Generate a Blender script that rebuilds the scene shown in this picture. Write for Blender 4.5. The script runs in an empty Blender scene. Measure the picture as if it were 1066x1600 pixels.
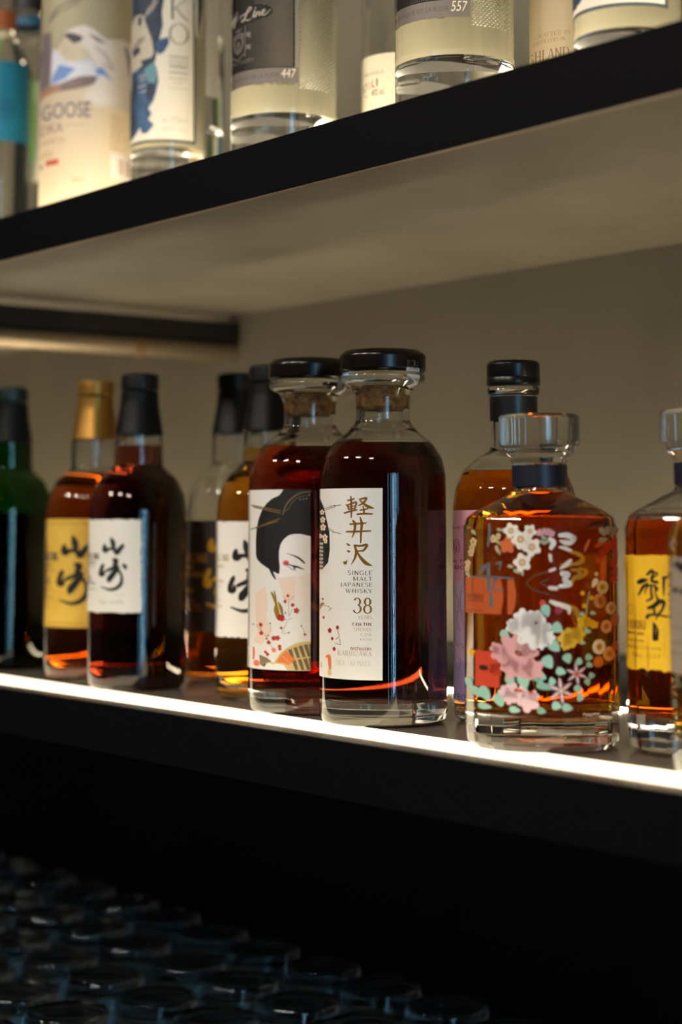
import bpy, bmesh, math, random
from mathutils import Vector, Matrix, geometry
random.seed(4)
S = bpy.context.scene
C = S.collection
PI = math.pi
# ------------------------------------------------------------------ camera
# The photograph is 1066 x 1600; world origin = camera, X along the shelf, Y into the wall, Z up.
PITCH = 0.1137
CP, SP = math.cos(PITCH), math.sin(PITCH)
F = 2850 * CP
PY0 = 819 - F * math.tan(PITCH)
RX, RY = 0.6064, 0.7952            # camera right (fwd = (-RY, RX))
cam = bpy.data.cameras.new('camera')
cam.sensor_fit = 'VERTICAL'
cam.sensor_height = 36
cam.lens = F / 1600 * 36
cam.shift_y = -(800 - PY0) / 1600
cam.clip_start = 0.05
cam.dof.use_dof = True
cam.dof.focus_distance = 1.335
cam.dof.aperture_fstop = 3.6
camo = bpy.data.objects.new('camera', cam)
C.objects.link(camo)
fw3 = Vector((-RY * CP, RX * CP, SP))
rt3 = Vector((RX, RY, 0))
up3 = rt3.cross(fw3)
camo.matrix_world = Matrix((rt3, up3, -fw3)).transposed().to_4x4()
S.camera = camo
# ------------------------------------------------------------------ world, light, exposure
w = bpy.data.worlds.new('world')
S.world = w
w.use_nodes = True
w.node_tree.nodes['Background'].inputs[0].default_value = (0.5, 0.6, 0.8, 1)
w.node_tree.nodes['Background'].inputs[1].default_value = 0.012
LED_FRONT = 3.0
LED_UPPER = 6.0
LED_BACK = 50.0
LED_COL = (1.0, 0.82, 0.56)
WINDOW = 14.0
CEIL = 110.0
S.view_settings.view_transform = 'Standard'
S.view_settings.look = 'None'
S.view_settings.exposure = 0.0
S.view_settings.gamma = 1.0
cy = S.cycles
cy.use_denoising = True
cy.max_bounces = 20
cy.transmission_bounces = 18
cy.glossy_bounces = 6
cy.diffuse_bounces = 4
cy.transparent_max_bounces = 16
cy.caustics_reflective = True
cy.caustics_refractive = True
cy.blur_glossy = 0.4
cy.sample_clamp_indirect = 4.0


# ------------------------------------------------------------------ materials
def lin(c):
    return tuple((v / 255 / 12.92) if v / 255 <= 0.04045 else ((v / 255 + 0.055) / 1.055) ** 2.4 for v in c)


MATS = {}


def mat(name, col, rough=0.5, metal=0.0, spec=0.5, bump=None, vary=None, emit=None):
    """col in sRGB 0-255; bump=(scale, strength); vary=(scale, other colour)"""
    if name in MATS:
        return MATS[name]
    m = bpy.data.materials.new(name)
    m.use_nodes = True
    nt = m.node_tree
    b = nt.nodes['Principled BSDF']
    b.inputs['Base Color'].default_value = (*lin(col), 1)
    b.inputs['Roughness'].default_value = rough
    b.inputs['Metallic'].default_value = metal
    b.inputs['Specular IOR Level'].default_value = spec
    if bump or vary:
        tc = nt.nodes.new('ShaderNodeTexCoord')
    if vary:
        n = nt.nodes.new('ShaderNodeTexNoise')
        n.inputs['Scale'].default_value = vary[0]
        n.inputs['Detail'].default_value = 6
        n.inputs['Roughness'].default_value = 0.62
        r = nt.nodes.new('ShaderNodeValToRGB')
        r.color_ramp.elements[0].position = 0.32
        r.color_ramp.elements[1].position = 0.7
        r.color_ramp.elements[0].color = (*lin(vary[1]), 1)
        r.color_ramp.elements[1].color = (*lin(col), 1)
        nt.links.new(tc.outputs['Object'], n.inputs['Vector'])
        nt.links.new(n.outputs['Fac'], r.inputs['Fac'])
        nt.links.new(r.outputs['Color'], b.inputs['Base Color'])
    if bump:
        n2 = nt.nodes.new('ShaderNodeTexNoise')
        n2.inputs['Scale'].default_value = bump[0]
        n2.inputs['Detail'].default_value = 4
        bp = nt.nodes.new('ShaderNodeBump')
        bp.inputs['Strength'].default_value = bump[1]
        bp.inputs['Distance'].default_value = 0.001
        nt.links.new(tc.outputs['Object'], n2.inputs['Vector'])
        nt.links.new(n2.outputs['Fac'], bp.inputs['Height'])
        nt.links.new(bp.outputs['Normal'], b.inputs['Normal'])
    MATS[name] = m
    return m


def glass(name, ior=1.5, col=(1, 1, 1), rough=0.0, absorb=None):
    """absorb = absorption per metre for r, g, b"""
    if name in MATS:
        return MATS[name]
    m = bpy.data.materials.new(name)
    m.use_nodes = True
    nt = m.node_tree
    nt.nodes.remove(nt.nodes['Principled BSDF'])
    out = nt.nodes['Material Output']
    g = nt.nodes.new('ShaderNodeBsdfGlass')
    g.inputs['Color'].default_value = (*col, 1)
    g.inputs['Roughness'].default_value = rough
    g.inputs['IOR'].default_value = ior
    nt.links.new(g.outputs[0], out.inputs['Surface'])
    if absorb:
        d = max(absorb) * 1.02
        v = nt.nodes.new('ShaderNodeVolumeAbsorption')
        v.inputs['Density'].default_value = d
        v.inputs['Color'].default_value = (*[1 - a / d for a in absorb], 1)
        nt.links.new(v.outputs[0], out.inputs['Volume'])
    MATS[name] = m
    return m


def frosted(name, col, trans=0.6):
    if name in MATS:
        return MATS[name]
    m = bpy.data.materials.new(name)
    m.use_nodes = True
    nt = m.node_tree
    nt.nodes.remove(nt.nodes['Principled BSDF'])
    out = nt.nodes['Material Output']
    d = nt.nodes.new('ShaderNodeBsdfDiffuse')
    t = nt.nodes.new('ShaderNodeBsdfTranslucent')
    g = nt.nodes.new('ShaderNodeBsdfGlossy')
    for n in (d, t):
        n.inputs['Color'].default_value = (*lin(col), 1)
    g.inputs['Roughness'].default_value = 0.35
    mx = nt.nodes.new('ShaderNodeMixShader')
    mx.inputs[0].default_value = trans
    m2 = nt.nodes.new('ShaderNodeMixShader')
    m2.inputs[0].default_value = 0.05
    nt.links.new(d.outputs[0], mx.inputs[1])
    nt.links.new(t.outputs[0], mx.inputs[2])
    nt.links.new(mx.outputs[0], m2.inputs[1])
    nt.links.new(g.outputs[0], m2.inputs[2])
    nt.links.new(m2.outputs[0], out.inputs['Surface'])
    MATS[name] = m
    return m


def emission(name, col, strength):
    m = bpy.data.materials.new(name)
    m.use_nodes = True
    nt = m.node_tree
    nt.nodes.remove(nt.nodes['Principled BSDF'])
    e = nt.nodes.new('ShaderNodeEmission')
    e.inputs[0].default_value = (*col, 1)
    e.inputs[1].default_value = strength
    nt.links.new(e.outputs[0], nt.nodes['Material Output'].inputs['Surface'])
    return m


# ------------------------------------------------------------------ object helpers
def link(name, bm, mats, parent=None, loc=None, smooth=None, struct=False):
    me = bpy.data.meshes.new(name)
    bmesh.ops.recalc_face_normals(bm, faces=bm.faces) if struct else None
    bm.to_mesh(me)
    bm.free()
    for m in (mats if isinstance(mats, (list, tuple)) else [mats]):
        me.materials.append(m)
    if smooth:
        for p in me.polygons:
            p.use_smooth = True
        me.set_sharp_from_angle(angle=math.radians(smooth))
    o = bpy.data.objects.new(name, me)
    C.objects.link(o)
    if parent:
        o.parent = parent
    if loc:
        o.location = loc
    if struct:
        o['kind'] = 'structure'
    return o


def thing(name, label, cat, loc=(0, 0, 0), rz=0.0, group=None):
    o = bpy.data.objects.new(name, None)
    o.empty_display_size = 0.02
    C.objects.link(o)
    o.location = loc
    o.rotation_euler = (0, 0, rz)
    o['label'] = label
    o['category'] = cat
    if group:
        o['group'] = group
    return o


def box(bm, x0, x1, y0, y1, z0, z1, mi=0):
    vs = [bm.verts.new((x, y, z)) for z in (z0, z1) for x, y in ((x0, y0), (x1, y0), (x1, y1), (x0, y1))]
    fs = [(3, 2, 1, 0), (4, 5, 6, 7), (0, 1, 5, 4), (1, 2, 6, 5), (2, 3, 7, 6), (3, 0, 4, 7)]
    out = []
    for f in fs:
        fc = bm.faces.new([vs[i] for i in f])
        fc.material_index = mi
        out.append(fc)
    return out


def boxobj(name, dims, m, parent=None, bevel=0.0, struct=False):
    bm = bmesh.new()
    box(bm, *dims)
    if bevel:
        bmesh.ops.bevel(bm, geom=bm.edges[:], offset=bevel, segments=2, affect='EDGES', profile=0.5)
    return link(name, bm, m, parent, struct=struct)


def lathe(pts, segs=72, mi=0, flip=False, bm=None, facet=None):
    """pts: list of (r, z), bottom to top; facet(z) -> 0..1 amount of 24-sidedness"""
    bm = bm or bmesh.new()
    rings = []
    for r, z in pts:
        if r < 1e-6:
            rings.append([bm.verts.new((0, 0, z))])
            continue
        ring = []
        a = facet(r, z) if facet else 0
        for k in range(segs):
            t = 2 * PI * k / segs
            rr = r
            if a:
                q = (t % (PI / 12)) - PI / 24
                rr = r * (1 - a + a * math.cos(PI / 24) / math.cos(q))
            ring.append(bm.verts.new((rr * math.sin(t), -rr * math.cos(t), z)))
        rings.append(ring)
    for a, b in zip(rings, rings[1:]):
        for k in range(segs):
            k2 = (k + 1) % segs
            if len(a) == 1 and len(b) == 1:
                continue
            if len(a) == 1:
                f = [a[0], b[k2], b[k]]
            elif len(b) == 1:
                f = [a[k], a[k2], b[0]]
            else:
                f = [a[k], a[k2], b[k2], b[k]]
            if flip:
                f.reverse()
            bm.faces.new(f).material_index = mi
    return bm


def fillet(pts):
    """pts: (r, z, radius) -> (r, z) with rounded corners"""
    out = []
    n = len(pts)
    for i, (x, y, rad) in enumerate(pts):
        if rad <= 0 or i == 0 or i == n - 1:
            out.append((x, y))
            continue
        p = Vector((x, y))
        a = Vector(pts[i - 1][:2]) - p
        b = Vector(pts[i + 1][:2]) - p
        la, lb = a.length, b.length
        if la < 1e-7 or lb < 1e-7:
            out.append((x, y))
            continue
        a /= la
        b /= lb
        ang = a.angle(b)
        if ang > PI - 0.02:
            out.append((x, y))
            continue
        t = min(rad / math.tan(ang / 2), la * 0.49, lb * 0.49)
        p0, p1 = p + a * t, p + b * t
        for k in range(7):
            u = k / 6
            q = p0 * (1 - u) ** 2 + p * 2 * u * (1 - u) + p1 * u * u
            out.append((q.x, q.y))
    return out


# ------------------------------------------------------------------ measuring: photo pixel -> place
def ray(px, py):
    u, q = (px - 533) / F, (PY0 - py) / F
    d = fw3 + rt3 * u + up3 * q
    return d


def on_z(px, py, z):
    d = ray(px, py)
    t = z / d.z
    return d * t


def on_y(px, py, y):
    d = ray(px, py)
    return d * (y / d.y)


Y_FRONT = 0.77
Z_SHELF = on_y(533, 1159, Y_FRONT).z
Z_SHELF_UNDER = on_y(533, 1250, Y_FRONT).z
Z_UP_UNDER = on_y(533, 274, Y_FRONT).z
Z_UP = on_y(533, 185, Y_FRONT).z
Y_LED0 = on_z(533, 1149, Z_SHELF).y
Y_LED1 = on_z(533, 1132, Z_SHELF).y
Y_BACKLED = on_z(705, 1079, Z_SHELF).y
Y_WALL = on_z(533, 466, Z_UP_UNDER).y
X0, X1 = -3.4, 1.6

# ------------------------------------------------------------------ setting
M_wall = mat('cement_wall', (130, 124, 106), 0.85, vary=(3.0, (114, 108, 92)), bump=(60, 0.15))
M_black = mat('black_panel', (17, 17, 18), 0.5, spec=0.3, vary=(30, (14, 14, 15)))
M_under = mat('laminate_underside', (124, 117, 102), 0.6, vary=(7, (106, 99, 85)), bump=(120, 0.1))
M_top = mat('dark_shelf_top', (112, 103, 92), 0.24, spec=0.6, vary=(9, (98, 90, 80)))
M_fascia = mat('black_fascia', (10, 10, 12), 0.6, spec=0.05, bump=(400, 0.05))
M_steel = mat('brushed_steel', (165, 150, 128), 0.42, metal=1.0, bump=(200, 0.1))
M_room = mat('dark_room', (40, 38, 36), 0.9)
M_counter = mat('counter_black', (22, 22, 24), 0.25)

seam = on_y(166, 640, Y_WALL).x
boxobj('wall_back', (seam + 0.0015, X1, Y_WALL, Y_WALL + 0.03, Z_SHELF_UNDER, 1.5), M_wall, struct=True)
boxobj('wall_back_left', (X0, seam - 0.0015, Y_WALL, Y_WALL + 0.03, Z_SHELF_UNDER, 1.5), M_wall, struct=True)
boxobj('wall_back_lower', (X0, X1, Y_WALL, Y_WALL + 0.03, -1.3, Z_SHELF_UNDER - 0.0005), M_black, struct=True)
boxobj('wall_back_outer', (X0, X1, Y_WALL + 0.03, Y_WALL + 0.08, -1.3, 1.5), M_room, struct=True)
boxobj('floor', (X0, 3.0, -3.0, Y_WALL, -1.34, -1.3), M_room, struct=True)
boxobj('ceiling', (X0, 3.0, -3.0, Y_WALL + 0.08, 1.5, 1.54), M_room, struct=True)
boxobj('wall_left', (X0 - 0.04, X0, -3.0, Y_WALL + 0.08, -1.3, 1.5), M_room, struct=True)
boxobj('wall_front', (X0, 3.0, -3.04, -3.0, -1.3, 1.5), M_room, struct=True)
boxobj('trim_1', (X0, X1, Y_WALL - 0.012, Y_WALL, Z_SHELF, Z_SHELF + 0.03), M_black, struct=True)
# right-hand wall with the tall windows that the bottles mirror
panes = [(-1.50, -1.36), (-1.02, -0.92), (-0.78, -0.68), (-0.63, -0.57), (-0.51, -0.33), (-0.26, -0.20), (-0.04, 0.10)]
ys = [-3.0] + [v for p in panes for v in p] + [Y_WALL + 0.08]
bm = bmesh.new()
for i in range(0, len(ys), 2):
    box(bm, 2.95, 3.0, ys[i], ys[i + 1], -1.3, 1.5)
for a, b in panes:
    box(bm, 2.95, 3.0, a, b, -1.3, -0.9)
    box(bm, 2.95, 3.0, a, b, 1.2, 1.5)
link('wall_right', bm, M_room, struct=True)
for i, (a, b) in enumerate(panes):
    st, colr = [(.3, (.2, .55, .9)), (.4, (.2, .55, .9)), (.8, (.2, .6, .9)), (2.0, (.55, .8, .95)), (.7, (.2, .6, .9)), (1.3, (.4, .7, .95)), (.35, (.2, .55, .9))][i]
    boxobj('window_%d' % (i + 1), (2.97, 2.98, a, b, -0.9, 1.2), emission('daylight_pane_%d' % (i + 1), colr, WINDOW * st), struct=True)

# three square lamps set in the ceiling of the bar
led_c = emission('ceiling_lamp_glow', (1.0, 0.9, 0.78), CEIL)
for i, lx in enumerate((-2.3, -1.2, -0.1)):
    t = thing('ceiling_light', 'square recessed ceiling lamp over the bar, %s' % ('farthest along the shelf', 'second along the shelf', 'nearest the window wall')[i], 'lamp', (lx, -1.1, 1.5), group='recessed ceiling lamps')
    boxobj('diffuser', (-.17, .17, -.17, .17, -.012, -.004), led_c, t)
    bm = bmesh.new()
    for d in ((-.2, .2, -.2, -.172), (-.2, .2, .172, .2), (-.2, -.172, -.172, .172), (.172, .2, -.172, .172)):
        box(bm, *d, -.02, 0)
    link('frame', bm, M_steel, t)

led_f = emission('led_front', LED_COL, LED_FRONT)
led_u = emission('led_upper', LED_COL, LED_UPPER)
led_b = emission('led_back', LED_COL, LED_BACK)


def shelf(name, label, z0, z1, ledm, back=False):
    t = thing(name, label, 'shelf', (-1.0, Y_FRONT, z0))
    ox, oy, oz = -1.0, Y_FRONT, z0

    def part(nm, d, m, bv=0.0):
        return boxobj(nm, (d[0] - ox, d[1] - ox, d[2] - oy, d[3] - oy, d[4] - oz, d[5] - oz), m, t, bv)
    part('board', (X0, X1, Y_FRONT + 0.004, Y_WALL, z0 + 0.004, z1), M_top)
    part('underside_panel', (X0, X1, Y_FRONT + 0.004, Y_WALL, z0, z0 + 0.004), M_under)
    part('fascia', (X0, X1, Y_FRONT, Y_FRONT + 0.004, z0, z1), M_fascia, 0.0006)
    if not back:
        part('edge_trim', (X0, X1, Y_FRONT + .0005, Y_FRONT + 0.004, z0 - .0006, z0), M_steel)
    part('led_strip', (X0, X1, Y_LED0, Y_LED1 if back else 0.91, z1, z1 + 0.0006), ledm)
    if back:
        part('rear_led_strip', (X0, X1, Y_BACKLED - 0.005, Y_BACKLED + 0.006, z1, z1 + 0.0008), led_b)
    return t


shelf('back_bar_shelf', 'lower dark shelf with a glowing light strip along its front edge', Z_SHELF_UNDER, Z_SHELF, led_f, True)
shelf('back_bar_shelf', 'upper black-edged shelf with grey underside carrying the clear spirits', Z_UP_UNDER, Z_UP, led_u)

# steel tube running out from the wall under the upper shelf
pe = on_y(366, 537, Y_WALL)
R_t = 0.0115
tz = Z_UP_UNDER - 0.032 - R_t
t = thing('support_tube', 'round steel support tube under the upper shelf, running out from the wall', 'tube', (pe.x, Y_WALL, tz))
bm = lathe([(0, 0), (R_t, 0), (R_t, 0.9), (0, 0.9)], 40)
bmesh.ops.rotate(bm, verts=bm.verts, cent=(0, 0, 0), matrix=Matrix.Rotation(PI / 2, 3, 'X'))
link('tube', bm, M_steel, t, smooth=35)
boxobj('black_rail', (-0.012, 0.012, -0.9, 0, R_t - 0.001, R_t + 0.022), mat('rail_black', (10, 10, 10), .5), t)
bm = lathe([(R_t, 0), (R_t + 0.0016, 0.0005), (R_t + 0.0016, 0.006), (R_t, 0.0065)], 40)
bmesh.ops.rotate(bm, verts=bm.verts, cent=(0, 0, 0), matrix=Matrix.Rotation(PI / 2, 3, 'X'))
bmesh.ops.translate(bm, verts=bm.verts, vec=(0, -0.13, 0))
link('joint_ring', bm, mat('brass_ring', (190, 150, 90), 0.3, metal=1.0), t, smooth=35)


# ------------------------------------------------------------------ flat artwork, wrapped on bottles
def E(cx, cy, rx, ry, a0, a1, n=14):
    return [(cx + rx * math.cos(math.radians(a0 + (a1 - a0) * i / n)), cy + ry * math.sin(math.radians(a0 + (a1 - a0) * i / n))) for i in range(n + 1)]


# thick-and-thin roman capitals: width, strokes (a stroke of two points with a serif flag at ends)
G = {
    'A': (.74, [[(.03, 0), (.37, 1)], [(.37, 1), (.71, 0)], [(.15, .34), (.58, .34)]]),
    'B': (.62, [[(.12, 0), (.12, 1)], [(.12, 1), (.32, 1)] + E(.32, .76, .2, .24, 90, -90) + [(.12, .52)], [(.12, .52), (.34, .52)] + E(.34, .26, .24, .26, 90, -90) + [(.12, 0)]]),
    'C': (.76, [E(.42, .5, .38, .5, 40, 320)]),
    'D': (.8, [[(.12, 0), (.12, 1)], [(.12, 1), (.34, 1)] + E(.34, .5, .4, .5, 90, -90) + [(.12, 0)]]),
    'E': (.6, [[(.12, 0), (.12, 1)], [(.12, 1), (.54, 1), (.55, .88)], [(.12, .52), (.44, .52)], [(.12, 0), (.55, 0), (.57, .14)]]),
    'F': (.56, [[(.12, 0), (.12, 1)], [(.12, 1), (.52, 1), (.53, .88)], [(.12, .5), (.42, .5)]]),
    'G': (.8, [E(.42, .5, .38, .5, 40, 330), [(.72, .42), (.72, .06)], [(.56, .42), (.8, .42)]]),
    'H': (.8, [[(.14, 0), (.14, 1)], [(.66, 0), (.66, 1)], [(.14, .52), (.66, .52)]]),
    'I': (.28, [[(.14, 0), (.14, 1)]]),
    'J': (.4, [[(.26, 1), (.26, .1)] + E(.12, .05, .14, .2, 0, -130, 6)]),
    'K': (.72, [[(.12, 0), (.12, 1)], [(.62, 1), (.14, .44)], [(.28, .6), (.7, 0)]]),
    'L': (.56, [[(.12, 0), (.12, 1)], [(.12, 0), (.52, 0), (.55, .14)]]),
    'M': (.94, [[(.12, 0), (.14, 1)], [(.14, 1), (.47, .04)], [(.47, .04), (.8, 1)], [(.8, 1), (.84, 0)]]),
    'N': (.8, [[(.12, 0), (.12, 1)], [(.12, 1), (.68, 0)], [(.68, 0), (.68, 1)]]),
    'O': (.84, [E(.42, .5, .38, .5, 0, 360, 28)]),
    'P': (.6, [[(.12, 0), (.12, 1)], [(.12, 1), (.32, 1)] + E(.32, .74, .24, .26, 90, -90) + [(.12, .48)]]),
    'Q': (.84, [E(.42, .5, .38, .5, 0, 360, 28), [(.45, .1), (.8, -.15)]]),
    'R': (.68, [[(.12, 0), (.12, 1)], [(.12, 1), (.32, 1)] + E(.32, .75, .23, .25, 90, -90) + [(.12, .5)], [(.3, .5), (.66, 0)]]),
    'S': (.56, [E(.29, .75, .22, .25, 30, 230, 12) + E(.27, .26, .23, .26, 60, -150, 12)]),
    'T': (.66, [[(.33, 0), (.33, 1)], [(.04, .88), (.05, 1), (.61, 1), (.62, .88)]]),
    'U': (.78, [[(.14, 1), (.14, .3)] + E(.39, .3, .25, .3, 180, 360) + [(.64, 1)]]),
    'V': (.74, [[(.04, 1), (.37, 0)], [(.37, 0), (.7, 1)]]),
    'W': (1.06, [[(.04, 1), (.3, 0)], [(.3, 0), (.53, .95)], [(.53, .95), (.77, 0)], [(.77, 0), (1.02, 1)]]),
    'X': (.72, [[(.06, 1), (.66, 0)], [(.06, 0), (.66, 1)]]),
    'Y': (.7, [[(.04, 1), (.35, .48)], [(.35, .48), (.66, 1)], [(.35, 0), (.35, .48)]]),
    'Z': (.66, [[(.08, .88), (.08, 1), (.58, 1)], [(.58, 1), (.06, 0)], [(.06, 0), (.6, 0), (.6, .12)]]),
    '0': (.6, [E(.3, .5, .24, .5, 0, 360, 24)]),
    '1': (.36, [[(.06, .84), (.2, 1), (.2, 0)]]),
    '2': (.58, [E(.28, .74, .22, .26, 170, -30, 10) + [(.06, 0), (.52, 0), (.54, .12)]]),
    '3': (.58, [E(.27, .76, .2, .24, 160, -80, 12), E(.26, .27, .25, .27, 80, -165, 14)]),
    '4': (.6, [[(.42, 0), (.42, 1)], [(.42, 1), (.04, .3)], [(.04, .3), (.56, .3)]]),
    '5': (.56, [[(.5, 1), (.14, 1), (.11, .56)] + E(.26, .3, .24, .3, 110, -150, 12)]),
    '6': (.58, [[(.48, 1)] + E(.33, .4, .27, .58, 110, 200, 8), E(.3, .3, .23, .3, 0, 360, 20)]),
    '7': (.56, [[(.06, .86), (.07, 1), (.52, 1)], [(.52, 1), (.2, 0)]]),
    '8': (.6, [E(.3, .76, .19, .24, 0, 360, 20), E(.3, .26, .24, .27, 0, 360, 22)]),
    '9': (.58, [E(.28, .7, .23, .3, 0, 360, 20), E(.25, .6, .27, .58, 20, -70, 8)]),
    '%': (.9, [E(.2, .76, .15, .22, 0, 360, 12), E(.68, .24, .15, .22, 0, 360, 12), [(.7, 1), (.18, 0)]]),
    '/': (.4, [[(.04, -.08), (.36, 1.05)]]), '.': (.2, [[(.08, 0), (.12, .06)]]), "'": (.16, [[(.08, 1), (.06, .8)]]),
    '#': (.6, [[(.18, .05), (.24, .95)], [(.38, .05), (.44, .95)], [(.06, .34), (.54, .34)], [(.06, .68), (.54, .68)]]), '-': (.4, [[(.05, .45), (.35, .45)]]),
}
STEM = set('BDEFHIKLMNPRTUVWXYAJ14')


class Art:
    """artwork in photo pixels; every piece is (points, triangles, material slot, layer)"""

    def __init__(self):
        self.items = []
        self.mats = []

    def mi(self, m):
        if m not in self.mats:
            self.mats.append(m)
        return self.mats.index(m)

    def poly(self, pts, m, layer=1):
        pts = [(float(a), float(b)) for a, b in pts]
        tri = geometry.tessellate_polygon([[Vector((a, b, 0)) for a, b in pts]])
        self.items.append((pts, [tuple(t) for t in tri], self.mi(m), layer))

    def rect(self, x0, y0, x1, y1, m, layer=1):
        self.poly([(x0, y0), (x1, y0), (x1, y1), (x0, y1)], m, layer)

    def ell(self, cx, cy, rx, ry, m, layer=1, n=20, rot=0):
        c, s = math.cos(rot), math.sin(rot)
        self.poly([(cx + c * rx * math.cos(2 * PI * k / n) - s * ry * math.sin(2 * PI * k / n), cy + s * rx * math.cos(2 * PI * k / n) + c * ry * math.sin(2 * PI * k / n)) for k in range(n)], m, layer)

    def ribbon(self, pts, wid, m, layer):
        n = len(pts)
        L, R_ = [], []
        for i in range(n):
            a = pts[max(i - 1, 0)]
            b = pts[min(i + 1, n - 1)]
            dx, dy = b[0] - a[0], b[1] - a[1]
            l = math.hypot(dx, dy) or 1
            nx, ny = -dy / l, dx / l
            h = wid[i] / 2
            L.append((pts[i][0] + nx * h, pts[i][1] + ny * h))
            R_.append((pts[i][0] - nx * h, pts[i][1] - ny * h))
        v = L + R_
        tri = []
        for i in range(n - 1):
            tri += [(i, i + 1, n + i + 1), (i, n + i + 1, n + i)]
        self.items.append((v, tri, self.mi(m), layer))

    def brush(self, pts, m, layer=2, k=6, sc=1.0):
        """pts (x, y, width): smooth brush stroke"""
        P = [Vector(p) for p in pts]
        P = [P[0] * 2 - P[1]] + P + [P[-1] * 2 - P[-2]]
        out = []
        for i in range(1, len(P) - 2):
            for j in range(k):
                t = j / k
                a, b, c, d = P[i - 1], P[i], P[i + 1], P[i + 2]
                out.append(0.5 * ((2 * b) + (c - a) * t + (2 * a - 5 * b + 4 * c - d) * t * t + (3 * b - a - 3 * c + d) * t ** 3))
        out.append(P[-2])
        self.ribbon([(p.x, p.y) for p in out], [max(p.z * sc, 0.15) for p in out], m, layer)
        for e in (out[0], out[-1]):
            if e.z * sc > 1.2:
                self.ell(e.x, e.y, e.z * sc / 2, e.z * sc / 2, m, layer, 10)

    def line(self, x0, y0, x1, y1, wd, m, layer=2):
        self.ribbon([(x0, y0), (x1, y1)], [wd, wd], m, layer)

    def serif(self, s, x0, x1, yt, yb, m, layer=2, bold=1.0, gap=.12, sans=False):
        """roman lettering filling the box"""
        h = yb - yt
        tot = sum(.3 if ch == ' ' else G[ch][0] for ch in s) + gap * (len(s) - 1)
        kx = (x1 - x0) / tot
        x = x0
        T, t_ = .135 * bold, .05 * bold
        if sans:
            T = t_ = .09 * bold
        for ch in s:
            if ch == ' ':
                x += (.3 + gap) * kx
                continue
            wd, strokes = G[ch]
            for st in strokes:
                pts = [(x + a * kx, yb - b * h) for a, b in st]
                ws = []
                for i in range(len(st)):
                    a = st[max(i - 1, 0)]
                    b = st[min(i + 1, len(st) - 1)]
                    dx, dy = b[0] - a[0], b[1] - a[1]
                    ph = math.atan2(dy, dx)
                    wv = t_ + (T - t_) * abs(math.sin(ph - math.radians(28 if len(st) == 2 and abs(dx) > .05 else 0))) ** 1.6
                    if len(st) == 2 and abs(dx) > .12 and dx * dy > 0:
                        wv = t_ * 1.1
                    ws.append(wv * h)
                self.ribbon(pts, ws, m, layer)
                if not sans and ch in STEM and len(st) == 2 and abs(st[0][1] - st[1][1]) > .4:
                    for a, b in st:
                        if b in (0, 1) and not (ch in 'MNVWA' and any(abs(q[0][0] - a) + abs(q[0][1] - b) < .02 or abs(q[1][0] - a) + abs(q[1][1] - b) < .02 for q in strokes if q is not st)):
                            yy = yb - b * h + (-.02 * h if b == 0 else .02 * h)
                            self.line(x + a * kx - .11 * h, yy, x + a * kx + .11 * h, yy, .045 * h, m, layer)
            x += (wd + gap) * kx

    def text(self, s, x0, x1, yt, yb, m, layer=2, shear=0.0, mirror=False):
        """lettering with Blender's built-in face"""
        cu = bpy.data.curves.new('lettering', 'FONT')
        cu.body = s
        cu.resolution_u = 3
        cu.shear = shear
        o = bpy.data.objects.new('lettering', cu)
        C.objects.link(o)
        dg = bpy.context.evaluated_depsgraph_get()
        e = o.evaluated_get(dg)
        me = e.to_mesh()
        me.calc_loop_triangles()
        vs = [(v.co.x, v.co.y) for v in me.vertices]
        tri = [tuple(t.vertices) for t in me.loop_triangles]
        e.to_mesh_clear()
        bpy.data.objects.remove(o)
        bpy.data.curves.remove(cu)
        if not vs:
            return
        ax, bx = min(v[0] for v in vs), max(v[0] for v in vs)
        ay, by = min(v[1] for v in vs), max(v[1] for v in vs)
        out = []
        for a, b in vs:
            u = (a - ax) / max(bx - ax, 1e-6)
            if mirror:
                u = 1 - u
            out.append((x0 + u * (x1 - x0), yb - (b - ay) / max(by - ay, 1e-6) * (yb - yt)))
        self.items.append((out, tri, self.mi(m), layer))

    def flower(self, cx, cy, r, m, mc=None, n=5, layer=2, pet=.52, sq=1.0, rot=0.3, dots=None):
        pts = []
        N = n * 8
        for k in range(N):
            a = 2 * PI * k / N
            rr = r * (1 - .30 * abs(math.cos(n * a / 2)) ** 3)
            pts.append((cx + rr * sq * math.cos(a + rot), cy + rr * math.sin(a + rot)))
        self.poly(pts, m, layer)
        if mc:
            self.ell(cx, cy, r * .36 * sq, r * .36, mc, layer + 1, 14)
            if dots:
                self.ell(cx, cy, r * .24 * sq, r * .24, dots, layer + 2, 12)

    def leaf(self, cx, cy, l, wd, rot, m, layer=1):
        pts = []
        for k in range(16):
            a = 2 * PI * k / 16
            x = l * math.cos(a)
            y = wd * math.sin(a) * (1 - .45 * math.cos(a))
            pts.append((cx + x * math.cos(rot) - y * math.sin(rot), cy + x * math.sin(rot) + y * math.cos(rot)))
        self.poly(pts, m, layer)


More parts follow.
